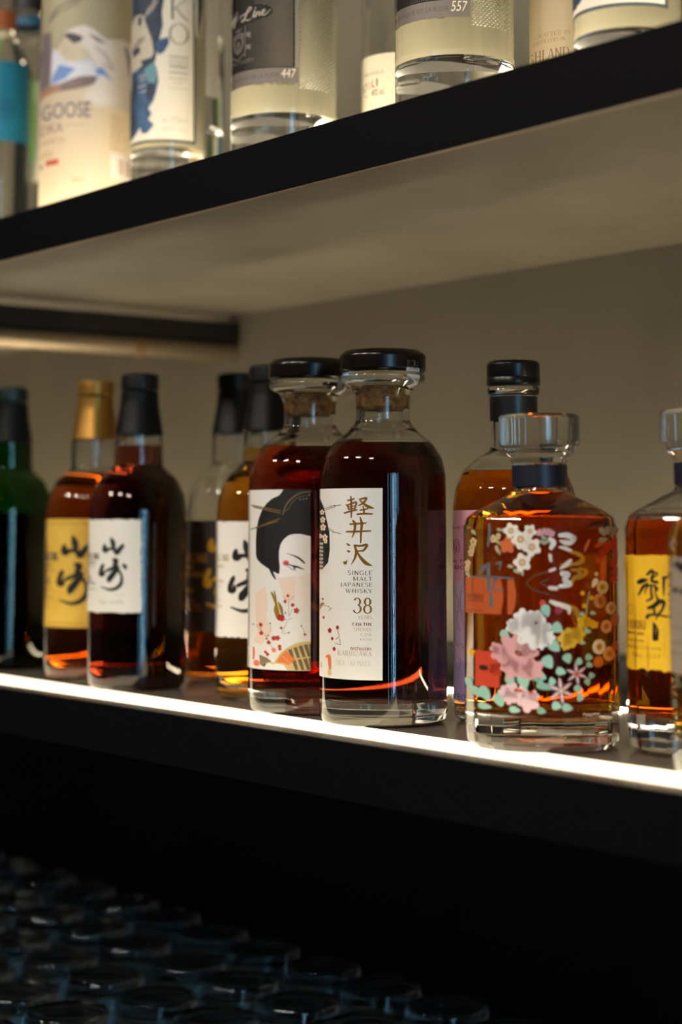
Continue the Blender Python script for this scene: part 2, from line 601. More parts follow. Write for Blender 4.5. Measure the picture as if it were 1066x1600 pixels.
# ------------------------------------------------------------------ bottles
class Bottle:
    def __init__(self, name, label, cat, cx, hw, zbase, yax=None, Y=None, group=None):
        self.cx, self.hw, self.z0 = cx, hw, zbase
        if yax is not None:
            p = on_z(cx, yax, zbase)
            x, y = p.x, p.y
        else:
            k = (cx - 533) / F
            zz = zbase + 0.05
            # r = k (fw c + z s);  r = RX x + RY y;  fw = -RY x + RX y
            y = Y
            x = (k * (RX * y * CP + zz * SP) - RY * y) / (RX + k * RY * CP)
        self.x, self.y = x, y
        self.r = RX * x + RY * y
        self.fw = -RY * x + RX * y
        self.rot = math.atan2(-x, y)
        self.t = thing(name, label, cat, (x, y, zbase), self.rot, group)
        self.R = hw * self.depth(zbase) / F
        self.decals = 0

    def depth(self, z):
        return self.fw * CP + z * SP

    def z_of(self, py, fw=None):
        fw = fw or self.fw
        q = (PY0 - py) / F
        return fw * (SP + q * CP) / (CP - q * SP)

    def cx_of(self, z):
        return 533 + F * self.r / self.depth(z)

    def prof(self, pts):
        """(hw px, y px or 'b', fillet px) -> metres, local z"""
        out = []
        for p in pts:
            z = self.z0 if p[1] == 'b' else self.z_of(p[1])
            k = self.depth(self.z0 if p[0] > .9 * self.hw else z) / F      # straight-sided body
            out.append((p[0] * k, z - self.z0, (p[2] if len(p) > 2 else 0) * k))
        return fillet(out)

    def part(self, name, pts, m, segs=64, smooth=35, label=None, facet=None):
        o = link(name, lathe(self.prof(pts), segs, facet=facet), m, self.t, smooth=smooth)
        if label:
            o['label'] = label
        return o

    def r_at(self, prof, z):
        best = None
        for (r0, a), (r1, b) in zip(prof, prof[1:]):
            lo, hi = min(a, b), max(a, b)
            if lo <= z <= hi and hi - lo > 1e-9:
                r = r0 + (r1 - r0) * (z - a) / (b - a)
                best = r if best is None else max(best, r)
        if best is None:
            best = min((abs(q[1] - z), q[0]) for q in prof if q[0] > .003)[1]
        return max(best, .003)

    def body(self, pts, mglass, level=None, floor=None, wall=0.0035, mliq=None, top=None, facet=None, segs=144, smooth=30, name='glass_body'):
        """outer glass with a liquid-filled lower part and an air-filled upper part"""
        outer = self.prof(pts)
        bm = lathe(outer, segs, facet=facet)
        self.outer = outer
        ztop = (self.z_of(top) - self.z0) if top is not None else outer[-1][1] - 0.002
        zl = self.z_of(level) - self.z0 if level is not None else None
        zf = self.z_of(floor) - self.z0 if floor is not None else 0.006
        full = self.R - wall

        def inner(za, zb, n=44):
            out = []
            for k in range(n + 1):
                z = za + (zb - za) * k / n
                out.append([max(self.r_at(outer, z) - wall, 0.002), z])
            return out
        start = zl if zl is not None else zf
        if ztop - start > 0.004:
            c = inner(start + 0.0003, ztop)
            cav = [(0, c[0][1])] + [tuple(p) for p in c] + [(0, c[-1][1])]
            if zl is None:
                cav = [(0, zf - 0.001), (c[0][0] * .7, zf), (c[0][0] * .93, zf + .0015)] + [tuple(p) for p in c if p[1] > zf + .004] + [(0, c[-1][1])]
            lathe(cav, segs, flip=True, bm=bm)
        o = link(name, bm, mglass, self.t, smooth=smooth)
        if zl is not None and mliq:
            rb = max(self.r_at(outer, zf + 0.006) - wall, .003)
            low = fillet([(0, zf + 0.0022, 0), (rb * 0.55, zf + 0.0012, 0.01), (rb, zf, 0.005), (rb, zf + 0.012, 0)])
            q = [(0, low[0][1])] + [p for p in low[1:]]
            q += [tuple(p) for p in inner(zf + 0.013, zl)]
            q += [(0, zl)]
            link('liquid', lathe(q, segs), mliq, self.t, smooth=35)
        return o

    def back_label(self, z0, z1, half, m, art=None, name='back_label'):
        """paper on the far side of the bottle, seen through it; art in photo pixels"""
        bm = bmesh.new()
        n = 24
        r = self.R + 3e-4
        cols = []
        for k in range(n + 1):
            th = PI + half * (2 * k / n - 1)
            cols.append([bm.verts.new((r * math.sin(th), -r * math.cos(th), z)) for z in (z0, z1)])
        for c0, c1 in zip(cols, cols[1:]):
            bm.faces.new((c0[0], c1[0], c1[1], c0[1]))
        mats = [m]
        if art:
            mats += art.mats
            fb = self.fw + self.R
            for pts, tris, mi, ly in art.items:
                vs = []
                for px, py in pts:
                    d = (px - self.cx) / self.hw
                    z = self.z_of(py, fb) - self.z0
                    rr = self.R + 1.2e-4
                    vs.append(bm.verts.new((rr * math.sin(PI - d), -rr * math.cos(PI - d), z)))
                for t in tris:
                    bm.faces.new([vs[i] for i in t]).material_index = mi + 1
        o = link(name, bm, mats, self.t)
        o['label'] = 'cream label on the far side, seen through the glass'
        return o

    # --- wrapping artwork
    def theta(self, dx, D, R):
        lim = math.acos(min(R / D, .99)) - 0.01
        mx = F * R * math.sin(lim) / (D - R * math.cos(lim))
        if abs(dx) >= mx:
            s = 1 if dx > 0 else -1
            return s * (lim + (abs(dx) - mx) / (F * R / D))
        lo, hi = -lim, lim
        for _ in range(40):
            m_ = (lo + hi) / 2
            if F * R * math.sin(m_) / (D - R * math.cos(m_)) < dx:
                lo = m_
            else:
                hi = m_
        return (lo + hi) / 2

    def wrap(self, art, name='label', step=3.0, R=None, lift=1.5e-4, facet=False, rfun=None, label=None, ref=0.8):
        bm = bmesh.new()
        for pts, tris, mi, ly in art.items:
            vs = [bm.verts.new((a, b, ly)) for a, b in pts]
            for t in tris:
                try:
                    bm.faces.new([vs[i] for i in t]).material_index = mi
                except ValueError:
                    pass
        R = R or self.R
        D = self.depth(self.z0 + 0.1)
        xs = [v.co.x for v in bm.verts]
        cuts = []
        x = min(xs) + step
        while x < max(xs):
            cuts.append(x)
            x += step
        if facet:
            for k in range(-6, 7):
                th = k * PI / 12
                cuts.append(self.cx + F * R * math.sin(th) / (D - R * math.cos(th)))
        for x in cuts:
            bmesh.ops.bisect_plane(bm, geom=bm.verts[:] + bm.edges[:] + bm.faces[:], plane_co=(x, 0, 0), plane_no=(1, 0, 0), dist=1e-5)
        fwr = self.fw - R * ref
        for v in bm.verts:
            z = self.z_of(v.co.y, fwr)
            Rz = rfun(z - self.z0) if rfun else R
            th = self.theta(v.co.x - self.cx_of(z), D, Rz)
            rr = Rz
            if facet:
                q = (th % (PI / 12)) - PI / 24
                rr = Rz * math.cos(PI / 24) / math.cos(q)
            rr += lift + 5e-5 * v.co.z
            v.co = (rr * math.sin(th), -rr * math.cos(th), z - self.z0)
        bm.normal_update()
        for f in bm.faces:
            c = f.calc_center_median()
            if f.normal.x * c.x + f.normal.y * c.y < 0:
                f.normal_flip()
        o = link(name, bm, art.mats, self.t)
        for p in o.data.polygons:
            p.use_smooth = not facet
        if label:
            o['label'] = label
        return o


GL = glass('clear_glass', 1.5, (.985, .99, .985))
GREEN = glass('green_glass', 1.5, (.9, 1, .9), absorb=(800, 430, 1000))
IOR_L = 1.345 / 1.5
L_sherry = glass('sherry_dark_liquid', IOR_L, absorb=(36, 62, 76))
L_sherry2 = glass('red_sherry_liquid', IOR_L, absorb=(13, 42, 60))
L_deep = glass('deep_red_liquid', IOR_L, absorb=(30, 66, 84))
L_amber = glass('amber_liquid', IOR_L, absorb=(3.5, 13, 46))
L_gold = glass('gold_amber_liquid', IOR_L, absorb=(6, 20, 60))
L_brown = glass('brown_amber_liquid', IOR_L, absorb=(8, 28, 70))
L_dark = glass('dark_brown_liquid', IOR_L, absorb=(14, 38, 80))
L_clear = glass('clear_liquid', IOR_L, absorb=(.15, .15, .5))

P_black = mat('black_cap', (9, 9, 10), 0.3, spec=.35)
P_blackm = mat('black_capsule', (6, 6, 6), 0.45, spec=.2)
P_wood = mat('dark_wood_stopper', (18, 9, 7), 0.25, spec=.35, vary=(70, (12, 6, 5)))
P_cork = mat('cork', (196, 146, 82), 0.8, vary=(170, (104, 62, 30)), bump=(300, .5))
P_gold = mat('gold_cap', (160, 116, 48), 0.36, metal=0.75)
P_cream = mat('cream_paper', (232, 226, 212), 0.7, bump=(420, 0.08))
P_emb = mat('embossed_paper', (226, 221, 211), 0.62, bump=(330, 0.16))
P_yellow = mat('yellow_paper', (226, 184, 74), 0.6, vary=(60, (216, 170, 56)))
P_hyel = mat('bright_yellow_paper', (238, 194, 30), 0.7, vary=(50, (226, 176, 18)))
I_black = mat('black_ink', (20, 18, 18), 0.5)
I_brown = mat('brown_ink', (92, 74, 48), 0.5)
I_gold = mat('gold_ink', (150, 106, 34), 0.36, metal=0.5)
I_pale = mat('pale_gold_ink', (190, 172, 140), 0.5)
I_red = mat('red_ink', (178, 28, 34), 0.5)
I_dred = mat('dark_red_ink', (140, 34, 38), 0.5)
I_peach = mat('peach_ink', (232, 205, 184), 0.6)
I_orange = mat('orange_ink', (226, 116, 62), 0.5)
I_white = mat('white_ink', (235, 228, 216), 0.55)
G_SPIRIT = 'clear spirits on the upper shelf'
G_WHISKY = 'whiskies on the lit lower shelf'


# ---- the two round decanter bottles with wooden stoppers in the middle
def decanter(label, cx, hw, yax, k, ys, liquid, cxcap):
    """k: scale to the front one, ys(y) maps the front bottle's rows"""
    b = Bottle('whisky_bottle', label, 'bottle', cx, hw, Z_SHELF + .0006, yax=yax, group=G_WHISKY)
    q = hw / 99.0
    body = [(0, 'b', 0), (hw * .88, 'b', 0), (hw, ys(1122), 0)]
    pts = [(0, 'b'), (hw - 9 * q, 'b', 0), (hw - 2.5 * q, ys(1123), 7), (hw, ys(1112), 8), (hw, ys(742), 60), (hw - 6 * q, ys(716), 26),
           (hw - 23 * q, ys(692), 26), (54 * q, ys(674), 14), (42.5 * q, ys(660), 10), (41.5 * q, ys(645), 8), (42 * q, ys(622), 12), (48 * q, ys(607), 10), (64 * q, ys(597), 6),
           (66 * q, ys(590), 4), (63 * q, ys(583.5), 2), (0, ys(583))]
    b.body(pts, GL, level=ys(696), floor=ys(1092), wall=0.0042, mliq=liquid, top=ys(598))
    st = b.part('stopper', [(0, ys(582.5)), (64 * q, ys(582.5), 2), (66.8 * q, ys(579), 3), (66.8 * q, ys(556), 9), (58 * q, ys(549), 8), (30 * q, ys(547), 6), (0, ys(547))], P_wood)
    ck = link('cork', lathe(b.prof([(0, ys(643)), (31 * q, ys(643), 3), (35.5 * q, ys(636), 3), (36.2 * q, ys(612), 6), (38 * q, ys(602), 2), (0, ys(601))]), 48), P_cork, b.t, smooth=35)
    ck['label'] = 'mottled brown cork in the neck'
    return b


KW = decanter('round whisky bottle of dark red spirit with cream Japanese-lettered label and wooden stopper', 599.5, 100, 1126.5, 1.0, lambda y: y, L_sherry, 600.5)
KG = decanter('round wooden-stoppered bottle whose label pictures a woman with black hair and a fan', 483.5, 96.5, 1108, .94, lambda y: 1108 - (1126.5 - y) * .944, L_sherry2, 486)


def tax_seal(b, x0, x1, y0, y1, hwcap, k):
    a = Art()
    ps, pi = mat('seal_silver', (196, 192, 184), 0.4), mat('seal_print', (96, 94, 90), 0.5)
    a.poly([(x0, y0 + 2), (x0 + 2, y0), (x1 - 2, y0), (x1, y0 + 2), (x1, y1), (x0, y1)], ps, 1)
    rnd = random.Random(3)
    n = 5
    for j in range(9):
        for i in range(n):
            if rnd.random() < .62:
                xx = x0 + 1.5 + i * (x1 - x0 - 3) / n
                yy = y0 + 2 + j * (y1 - y0 - 4) / 9
                a.rect(xx, yy, xx + 2.2, yy + 1.2, pi, 2)
    b.wrap(a, 'seal_strip', 2.5, R=hwcap * b.depth(b.z0 + .26) / F, label='small printed silver tax seal', ref=.6)


tax_seal(KW, 635.5, 656, 562, 581, 67, 1)
# lower half of the seal, stuck over the flared glass lip
rl = lambda z: KW.r_at(KW.outer, z)
a = Art()
a.poly([(636, 582.5), (656, 582.5), (656, 588), (652, 596), (640, 603), (636, 600)], mat('seal_white', (214, 210, 204), 0.4), 1)
KW.wrap(a, 'seal_tail', 3, rfun=rl, lift=4e-4, label='crinkled white end of the tax seal')
rl2 = lambda z: KG.r_at(KG.outer, z)
a = Art()
a.poly([(529, 577), (541, 577), (541, 604), (531, 612), (524, 612)], mat('seal_white', (214, 210, 204), 0.4), 1)
KG.wrap(a, 'seal_tail', 3, rfun=rl2, lift=4e-4)

# label of the front one: art in rows and columns of the photograph
a = Art()
a.rect(462, 763, 598, 1061.5, P_emb, 0)
z3 = lambda x, y: (x / 8.2 + 490, y / 8.2 + 750)
z4 = lambda x, y: (x / 8.2 + 490, y / 8.2 + 900)
a.poly([(478, 776), z3(75, 215), z3(130, 340), z3(180, 560), z3(205, 680), z3(210, 900), z3(190, 1060), z3(105, 1165), (478, 892)], I_black, 1)
for x, y, r in ((503.5, 800, 4.5), (504.5, 812, 5.5), (505, 824, 6), (508, 840, 5.5), (509, 846, 4), (501, 838, 4)):
    a.flower(x, y, r, mat('blossom_cream', (233, 212, 188), .6), mat('blossom_heart', (206, 150, 90), .6), layer=2, sq=.8)
for x in (500.8, 502.6, 504.6):
    for y in range(850, 896, 6):
        a.ell(x, y, .8, 2.0, mat('blossom_cream', (233, 212, 188), .6), 3, 8)
for d in (-1.3, 1.3):
    a.line(505.5, 796.5 + d, 523, 790.5 + d, .8, I_brown, 3)
    a.line(510.5, 825.5 + d, 522, 831 + d, .8, I_brown, 3)
a.line(522, 790.5, 533, 789, 1.0, I_brown, 3)
a.line(521, 831, 533, 834, 1.0, I_brown, 3)
a.line(523, 788.5, 523, 792.5, .8, I_brown, 3)


def zb(pts, f, wsc=1 / 8.2, m=I_gold, art=None, layer=3):
    (art or a).brush([(*f(x, y), wd * wsc) for x, y, wd in pts], m, layer, 5)


for st in ([(440, 262, 16), (480, 255, 18), (522, 240, 14)], [(478, 212, 14), (484, 300, 22), (486, 400, 18), (484, 480, 12)], [(418, 322, 12), (440, 330, 20), (452, 378, 16)],
           [(428, 322, 12), (500, 300, 16), (548, 288, 20), (530, 368, 18)], [(450, 348, 10), (525, 332, 10)], [(452, 376, 12), (528, 366, 12)], [(396, 424, 16), (470, 402, 18), (556, 384, 14)],
           [(588, 252, 14), (640, 238, 20), (680, 236, 20), (640, 295, 22), (575, 330, 10)], [(600, 268, 14), (650, 310, 22), (705, 345, 30), (768, 362, 12)],
           [(600, 386, 14), (650, 380, 18), (694, 370, 14)], [(636, 340, 14), (646, 390, 18), (646, 432, 18)], [(562, 440, 18), (650, 432, 20), (752, 436, 16)],
           [(468, 566, 16), (560, 560, 20), (672, 552, 14)], [(424, 662, 16), (540, 660, 20), (732, 652, 14)], [(505, 520, 16), (532, 560, 26), (526, 650, 22), (495, 742, 6)], [(598, 480, 14), (618, 560, 26), (610, 680, 20), (606, 802, 14)],
           [(428, 815, 10), (450, 830, 20), (468, 838, 10)], [(436, 903, 10), (452, 915, 22), (470, 912, 8)], [(398, 1058, 26), (412, 1068, 24), (434, 1024, 6)],
           [(526, 838, 20), (600, 842, 20), (684, 830, 26), (660, 880, 24), (630, 908, 18)], [(545, 908, 14), (632, 905, 16)], [(530, 842, 20), (548, 920, 26), (530, 1000, 20), (482, 1086, 5)],
           [(552, 900, 10), (600, 985, 26), (670, 1060, 36), (752, 1096, 8)]):
    zb(st, z3, 1.3 / 8.2)
for s, x0, x1, y0, y1, m, bd in (('SINGLE', 544, 581.5, 891.5, 898, I_brown, 1.3), ('MALT', 552, 581.5, 900.8, 907, I_brown, 1.3), ('JAPANESE', 532, 581.5, 910.2, 916.3, I_brown, 1.3), ('WHISKY', 540.5, 581.5, 919.8, 926, I_brown, 1.3),
                                 ('38', 552.5, 581.5, 934, 957.3, I_gold, 1.0), ('YEARS', 560, 581.5, 961, 966.5, I_pale, 1.2), ('CASK TYPE', 551.5, 581, 972.5, 977, I_dred, 1.7), ('SHERRY', 553, 581, 980, 985.3, I_pale, 1.1),
                                 ('CASK', 564, 581, 988, 993, I_pale, 1.1), ('#4348', 563, 581, 996.2, 1000, I_pale, 1.1), ('DISTILLERY', 548.5, 580.8, 1010.8, 1015, I_dred, 1.7), ('KARUIZAWA', 528.5, 580.5, 1016.5, 1024.3, I_pale, 1.0)):
    a.serif(s, x0, x1, y0, y1, m, 3, bd, gap=.2 if len(s) > 2 else .1)
a.serif('70CL / 62.1%VOL', 524, 580, 1032, 1039.5, mat('faint_ink', (208, 198, 178), .6), 3, 1.0)
for x, y, r in ((516, 986.5, 4.5), (528, 981, 3.6), (520, 999, 3), (523, 1015, 3.6), (505, 938, 2.2), (506.5, 967, 2.6)):
    a.flower(x, y, r, I_red, I_dred, layer=3, sq=.75)
for ln in ((528, 985, 531, 995), (531, 995, 525, 1000), (524, 1006, 533, 1008), (533, 1008, 531, 997), (500, 947, 515, 949), (515, 949, 517, 953), (514, 956, 519, 951)):
    a.line(*ln, .8, I_gold, 3)
a.brush([(499, 955, 3), (504, 946, 4), (508, 945, 1)], I_gold, 3)
a.brush([(511, 1029, 3), (515, 1027, 5), (516, 1038, 5), (516.5, 1047, 3)], I_orange, 3)
a.brush([(515, 1049, 4), (516, 1055, 6)], mat('soft_gold_ink', (214, 184, 130), .5), 3)
a.ell(503, 1043, 2, 5, mat('soft_green_ink', (196, 200, 168), .6), 2)
KW.wrap(a, 'label', label='cream label lettered in gold with brush-written characters')

# picture label of the one behind it
a = Art()
z1 = lambda x, y: (x / 8.883 + 380, y / 8.883 + 750)
z2 = lambda x, y: (x / 8.883 + 380, y / 8.883 + 890)
a.rect(352, 765, 485.5, 1046.5, P_emb, 0)
a.poly([z1(500, 1320), z1(495, 1000), z1(510, 900), z1(570, 800), z1(650, 740), z1(800, 730), z1(937, 760), z2(937, 60), z2(480, 110)], mat('face_white', (236, 228, 218), .6), 1)
a.poly([z1(560, 132), z1(540, 165), z1(500, 215), z1(400, 260), z1(330, 320), z1(270, 400), z1(215, 540), z1(188, 680), z1(178, 850), z1(180, 1050), z1(200, 1110), z1(260, 1170), z1(380, 1250), z1(500, 1305), z1(512, 1220), z1(498, 1080), z1(500, 990), z1(518, 900), z1(550, 840), z1(600, 790), z1(650, 760), z1(720, 748), z1(800, 748), z1(937, 780), z1(937, 132)], I_black, 2)
zb([(385, 1240, 40), (420, 1320, 34), (452, 1372, 16)], z1, 1 / 8.9, I_black, a, 2)
zb([(605, 1015, 4), (690, 1042, 14), (780, 1085, 26), (850, 1148, 22)], z1, 1 / 8.9, I_black, a, 3)
a.ell(*z1(596, 1150), 5.6, 4.6, mat('rouge_pale', (226, 146, 138), .6), 2)
a.ell(*z1(596, 1150), 3.6, 3.0, mat('rouge', (204, 62, 72), .6), 3)
zb([(605, 1165, 10), (680, 1185, 20), (760, 1205, 24), (850, 1240, 6)], z1, 1 / 8.9, I_black, a, 4)
zb([(615, 1190, 6), (680, 1235, 8), (740, 1250, 6)], z1, 1 / 8.9, I_black, a, 4)
a.ell(*z1(715, 1212), 2.2, 2.4, mat('eye_grey', (96, 90, 84), .5), 3, 12)
I_comb = mat('comb_bronze', (122, 104, 72), .4, metal=.4)
zb([(937, 165, 16), (800, 182, 22), (680, 255, 26), (595, 355, 24), (548, 480, 14)], z1, 1 / 8.9, I_comb, a, 3)
zb([(937, 222, 8), (840, 225, 10), (740, 262, 10), (660, 340, 8), (640, 390, 8), (560, 448, 12)], z1, 1 / 8.9, I_comb, a, 3)
for x, y in ((790, 272), (838, 268), (880, 262), (920, 205)):
    a.ell(*z1(x, y), 1.2, 1.2, mat('bead', (150, 150, 130), .3), 4, 8)
for p in (((105, 345), (528, 432)), ((140, 372), (515, 460)), ((105, 688), (508, 535)), ((165, 668), (482, 570))):
    a.line(*z1(*p[0]), *z1(*p[1]), 1.7, mat('hairpin_brown', (116, 88, 44), .45), 3)
a.poly([z2(175, 330), z2(320, 238), z2(350, 480), z2(330, 640), z2(390, 900), z2(260, 1040), z2(150, 1020), z2(200, 900), z2(175, 640)], I_peach, 1)
a.poly([z2(490, 120), z2(715, 100), z2(722, 420), z2(600, 480), z2(540, 300)], I_peach, 2)
a.poly([z2(715, 100), z2(937, 70), z2(937, 480), z2(722, 420)], mat('blush_paper', (234, 218, 204), .6), 2)
P_olive = mat('bird_gold', (160, 122, 32), .45, metal=.3)
zb([(400, 320, 26), (435, 400, 34), (462, 480, 36), (465, 560, 70), (492, 660, 60)], z2, 1 / 8.9, P_olive, a, 3)
zb([(436, 300, 16), (452, 380, 24), (462, 470, 24)], z2, 1 / 8.9, P_olive, a, 3)
zb([(488, 440, 10), (525, 520, 46), (548, 620, 30)], z2, 1 / 8.9, P_olive, a, 4)
a.flower(*z2(530, 665), 6.0, I_red, None, layer=5, n=4)
zb([(570, 685, 14), (605, 685, 4)], z2, 1 / 8.9, I_red, a, 5)
for x, y, r in ((625, 360, 2.8), (585, 438, 3), (690, 485, 3.4), (742, 562, 5), (250, 770, 3.6), (258, 888, 3.6), (430, 950, 4.2), (482, 945, 4.4), (360, 1012, 3.4), (512, 1060, 3.2), (515, 1095, 3), (318, 1148, 2.6), (345, 1178, 3), (534, 805, 2.6), (860, 890, 2.4)):
    a.flower(*z2(x, y), r, mat('blossom_red', (196, 62, 52), .55), I_dred, layer=4, rot=x)
a.flower(*z2(432, 1115), 4, mat('blossom_peach', (226, 130, 90), .55), None, layer=4)
for x, y in ((148, 772), (380, 745), (330, 962), (640, 868), (808, 770), (592, 595), (352, 915)):
    a.ell(*z2(x, y), 1.1, 1.5, mat('bud_dark', (86, 62, 50), .6), 4, 8)
for p in (((635, 400), (635, 640)), ((620, 700), (540, 880)), ((382, 755), (386, 870)), ((180, 770), (330, 930)), ((330, 930), (430, 1130)), ((690, 540), (640, 640)), ((252, 800), (258, 860)), ((815, 775), (858, 880)), ((555, 885), (630, 870)), ((555, 360), (600, 420)), ((700, 360), (660, 420)), ((620, 690), (690, 662))):
    a.line(*z2(*p[0]), *z2(*p[1]), .55, mat('stem_brown', (132, 104, 70), .6), 3)
# fan
P_fan = mat('fan_gold', (206, 176, 112), .5)
a.poly([z2(937, 990), z2(830, 1000), z2(720, 1030), z2(610, 1090), z2(520, 1170), z2(440, 1290), z2(560, 1310), z2(620, 1385), z2(937, 1388)], P_fan, 3)
P_panel = mat('fan_panel', (104, 90, 66), .6)
ctr = (1150, 1900)
for i in range(6):
    for j, (r0, r1) in enumerate(((0.0, .46), (.54, 1.0))):
        x0, x1 = 625 + i * 72, 625 + i * 72 + 54
        top = [1092, 1062, 1040, 1024, 1018, 1022][i] + 12
        bot = 1380
        ya = top + (bot - top) * r0
        yb_ = top + (bot - top) * r1
        sl = lambda y: (y - top) * .36
        q = [(x0 + sl(ya), ya), (x1 + sl(ya), ya - 12), (x1 + sl(yb_) - 8, yb_), (x0 + sl(yb_) + 4, yb_)]
        q = [(min(u, 936), v) for u, v in q]
        if q[0][0] < 930:
            a.poly([z2(*u) for u in q], P_panel, 4)
a.poly([z2(600, 1115), z2(720, 1235), z2(640, 1320), z2(580, 1290), z2(470, 1280), z2(520, 1195)], I_orange, 5)
a.line(*z2(540, 1180), *z2(660, 1300), .9, P_fan, 6)
zb([(440, 1290, 8), (520, 1165, 8), (610, 1085, 8), (720, 1025, 8), (830, 1000, 8), (937, 992, 8)], z2, 1 / 8.9, mat('fan_edge', (214, 186, 84), .5), a, 5)
zb([(360, 1280, 10), (430, 1300, 14), (470, 1260, 10)], z2, 1 / 8.9, P_fan, a, 5)
P_lat = mat('lattice_dark', (74, 66, 54), .6)
a.poly([z2(232, 1192), z2(330, 1225), z2(400, 1282), z2(330, 1300), z2(305, 1355), z2(242, 1330)], P_lat, 3)
for i in range(5):
    a.line(*z2(232 + 34 * i, 1195 + 16 * i), *z2(250 + 20 * i, 1340 - 8 * i), .5, P_fan, 4)
    a.line(*z2(235, 1215 + 26 * i), *z2(390 - 25 * i, 1262 + 16 * i), .5, P_fan, 4)
zb([(155, 1100, 26), (158, 1180, 30), (152, 1255, 24)], z2, 1 / 8.9, mat('coral_ink', (214, 112, 92), .55), a, 3)
a.ell(*z2(195, 1312), 5, 5, mat('coral_ink2', (222, 118, 88), .55), 3)
KG.wrap(a, 'label', label='picture label of a black-haired woman, red blossoms and a fan')


# ---- the round-shouldered whisky family on the left
def round_bottle(label, cx, hw, yax, y, glassm, liquid, level, cap_m, capsule_m, name='whisky_bottle', ring=False, floor=1066):
    """y maps rows of the black-capped bottle (cap 585, base axis 1073)"""
    b = Bottle(name, label, 'bottle', cx, hw, Z_SHELF + .0006, yax=yax, group=G_WHISKY)
    q = hw / 77.0
    pts = [(0, 'b'), (hw - 8 * q, 'b', 0), (hw - 1.5 * q, y(1066), 5), (hw, y(1050), 8), (hw, y(800), 60), (hw - 3.5 * q, y(775), 30), (hw - 17 * q, y(748), 22), (hw - 31 * q, y(736), 8), (38 * q, y(728), 6),
           (37.5 * q, y(695), 10), (36.5 * q, y(672), 8), (28 * q, y(628), 6), (27 * q, y(612), 3), (0, y(611))]
    b.body(pts, glassm, level=level, floor=y(floor), wall=0.003, mliq=liquid, top=y(618))
    b.part('cap', [(0, y(610.5)), (29 * q, y(610.5), 1), (29.5 * q, y(606), 1), (29.5 * q, y(588), 3), (26 * q, y(585), 2), (0, y(585))], cap_m)
    if ring:
        b.part('cap_ring', [(27.4 * q, y(626)), (29 * q, y(625)), (29 * q, y(622)), (27.4 * q, y(621))], mat('ring_grey', (150, 140, 120), .3, metal=.6))
    b.part('capsule', [(37.2 * q, y(681)), (38 * q, y(680)), (33.5 * q, y(655), 12), (29.6 * q, y(630), 4), (28.8 * q, y(613)), (27.6 * q, y(612.5))], capsule_m)
    return b


def yamazaki_kanji(a, ox, oy, s, m, layer=3):
    """two brush-written characters; unit = pixels of the enlarged view / 6.27"""
    f = lambda x, y: (ox + (x - 600) * s / 6.27, oy + (y - 380) * s / 6.27)
    for st in ([(655, 452, 14), (652, 480, 22), (662, 500, 26), (700, 486, 14), (745, 492, 16), (770, 520, 26), (800, 488, 22), (828, 455, 18)],
               [(718, 385, 12), (730, 420, 24), (738, 455, 22), (738, 488, 16)],
               [(640, 640, 10), (632, 660, 16), (612, 710, 14), (612, 740, 14), (634, 738, 20), (645, 718, 14), (640, 704, 8)],
               [(738, 590, 14), (764, 604, 26), (748, 640, 16), (752, 672, 14)],
               [(668, 702, 12), (720, 680, 16), (772, 660, 22), (770, 690, 20), (730, 740, 26), (694, 800, 16), (690, 770, 14), (720, 740, 18), (770, 690, 16), (806, 720, 12), (820, 780, 14), (805, 835, 18), (760, 872, 16), (700, 884, 12), (620, 860, 5)],
               [(832, 636, 10), (848, 656, 22), (858, 674, 14)]):
        a.brush([(*f(x, y), w_ * 2.1 * s / 6.27) for x, y, w_ in st], m, layer, 5)


def small_lines(a, rows, m, layer=2):
    for s, x0, x1, y0, y1 in rows:
        a.serif(s, x0, x1, y0, y1, m, layer, 1.3)


P_bcap = mat('blue_black_cap', (10, 10, 11), 0.42, spec=.3)
# black-capped, cream torn-edge label
B2 = round_bottle('dark red whisky bottle with black capsule and small torn-edge cream label', 212.5, 77, 1073, lambda y: y, GL, L_deep, 697, P_bcap, P_blackm)
a = Art()
rnd = random.Random(8)
edge = [(114, 812)] + [(x, 812 + rnd.uniform(-1.2, 1.2)) for x in range(122, 220, 4)] + [(220.5 + rnd.uniform(-1, 1), y) for y in range(815, 955, 5)] + [(x, 957 + rnd.uniform(-1.3, 1.3)) for x in range(219, 120, -4)] + [(114, 957)]
a.poly(edge, P_cream, 0)
yamazaki_kanji(a, 155.7, 840.6, 1.0, I_black)
I_sm = mat('grey_brown_ink', (96, 84, 68), .6)
small_lines(a, [('YAMAZAKI', 128, 155, 864.5, 873.5), ('SINGLE MALT', 128, 151, 876, 880.5), ('JAPANESE', 129, 149, 883, 886), ('25', 136, 143.5, 900, 911), ('YEARS OLD', 133, 150, 910, 914), ('WHISKY', 135, 151, 919.5, 922.5)], I_sm)
a.text('No. 21373', 157, 193, 938, 943, mat('faded_ink', (164, 150, 124), .6), 2)
a.line(178, 929, 196, 929, 1.2, mat('faint_ink', (208, 198, 178), .6), 2)
B2.wrap(a, 'label')

# gold-capped, yellow label
yB1 = lambda y: 1060 - (1073 - y) * .951
B1 = round_bottle('amber whisky bottle with gold capsule and yellow brush-lettered label', 143, 75, 1060, yB1, GL, L_dark, yB1(738), P_gold, P_gold)
a = Art()
a.rect(60, 811, 160, 980, P_yellow, 0)
P_line = mat('label_gilt', (150, 108, 36), .4, metal=.4)
for y in (818, 974):
    a.line(60, y, 160, y, 1.3, P_line, 1)
yamazaki_kanji(a, 90, 838, 1.30, I_black)
small_lines(a, [('YAMAZAKI', 62, 90.5, 863, 876), ('SINGLE MALT', 64, 82, 881, 885), ('WHISKY', 64, 87, 889, 893), ('12', 70, 79, 903, 914), ('YEARS OLD', 66, 84, 920, 923), ('JAPAN', 66, 84, 933, 936)], I_sm)
B1.wrap(a, 'label')

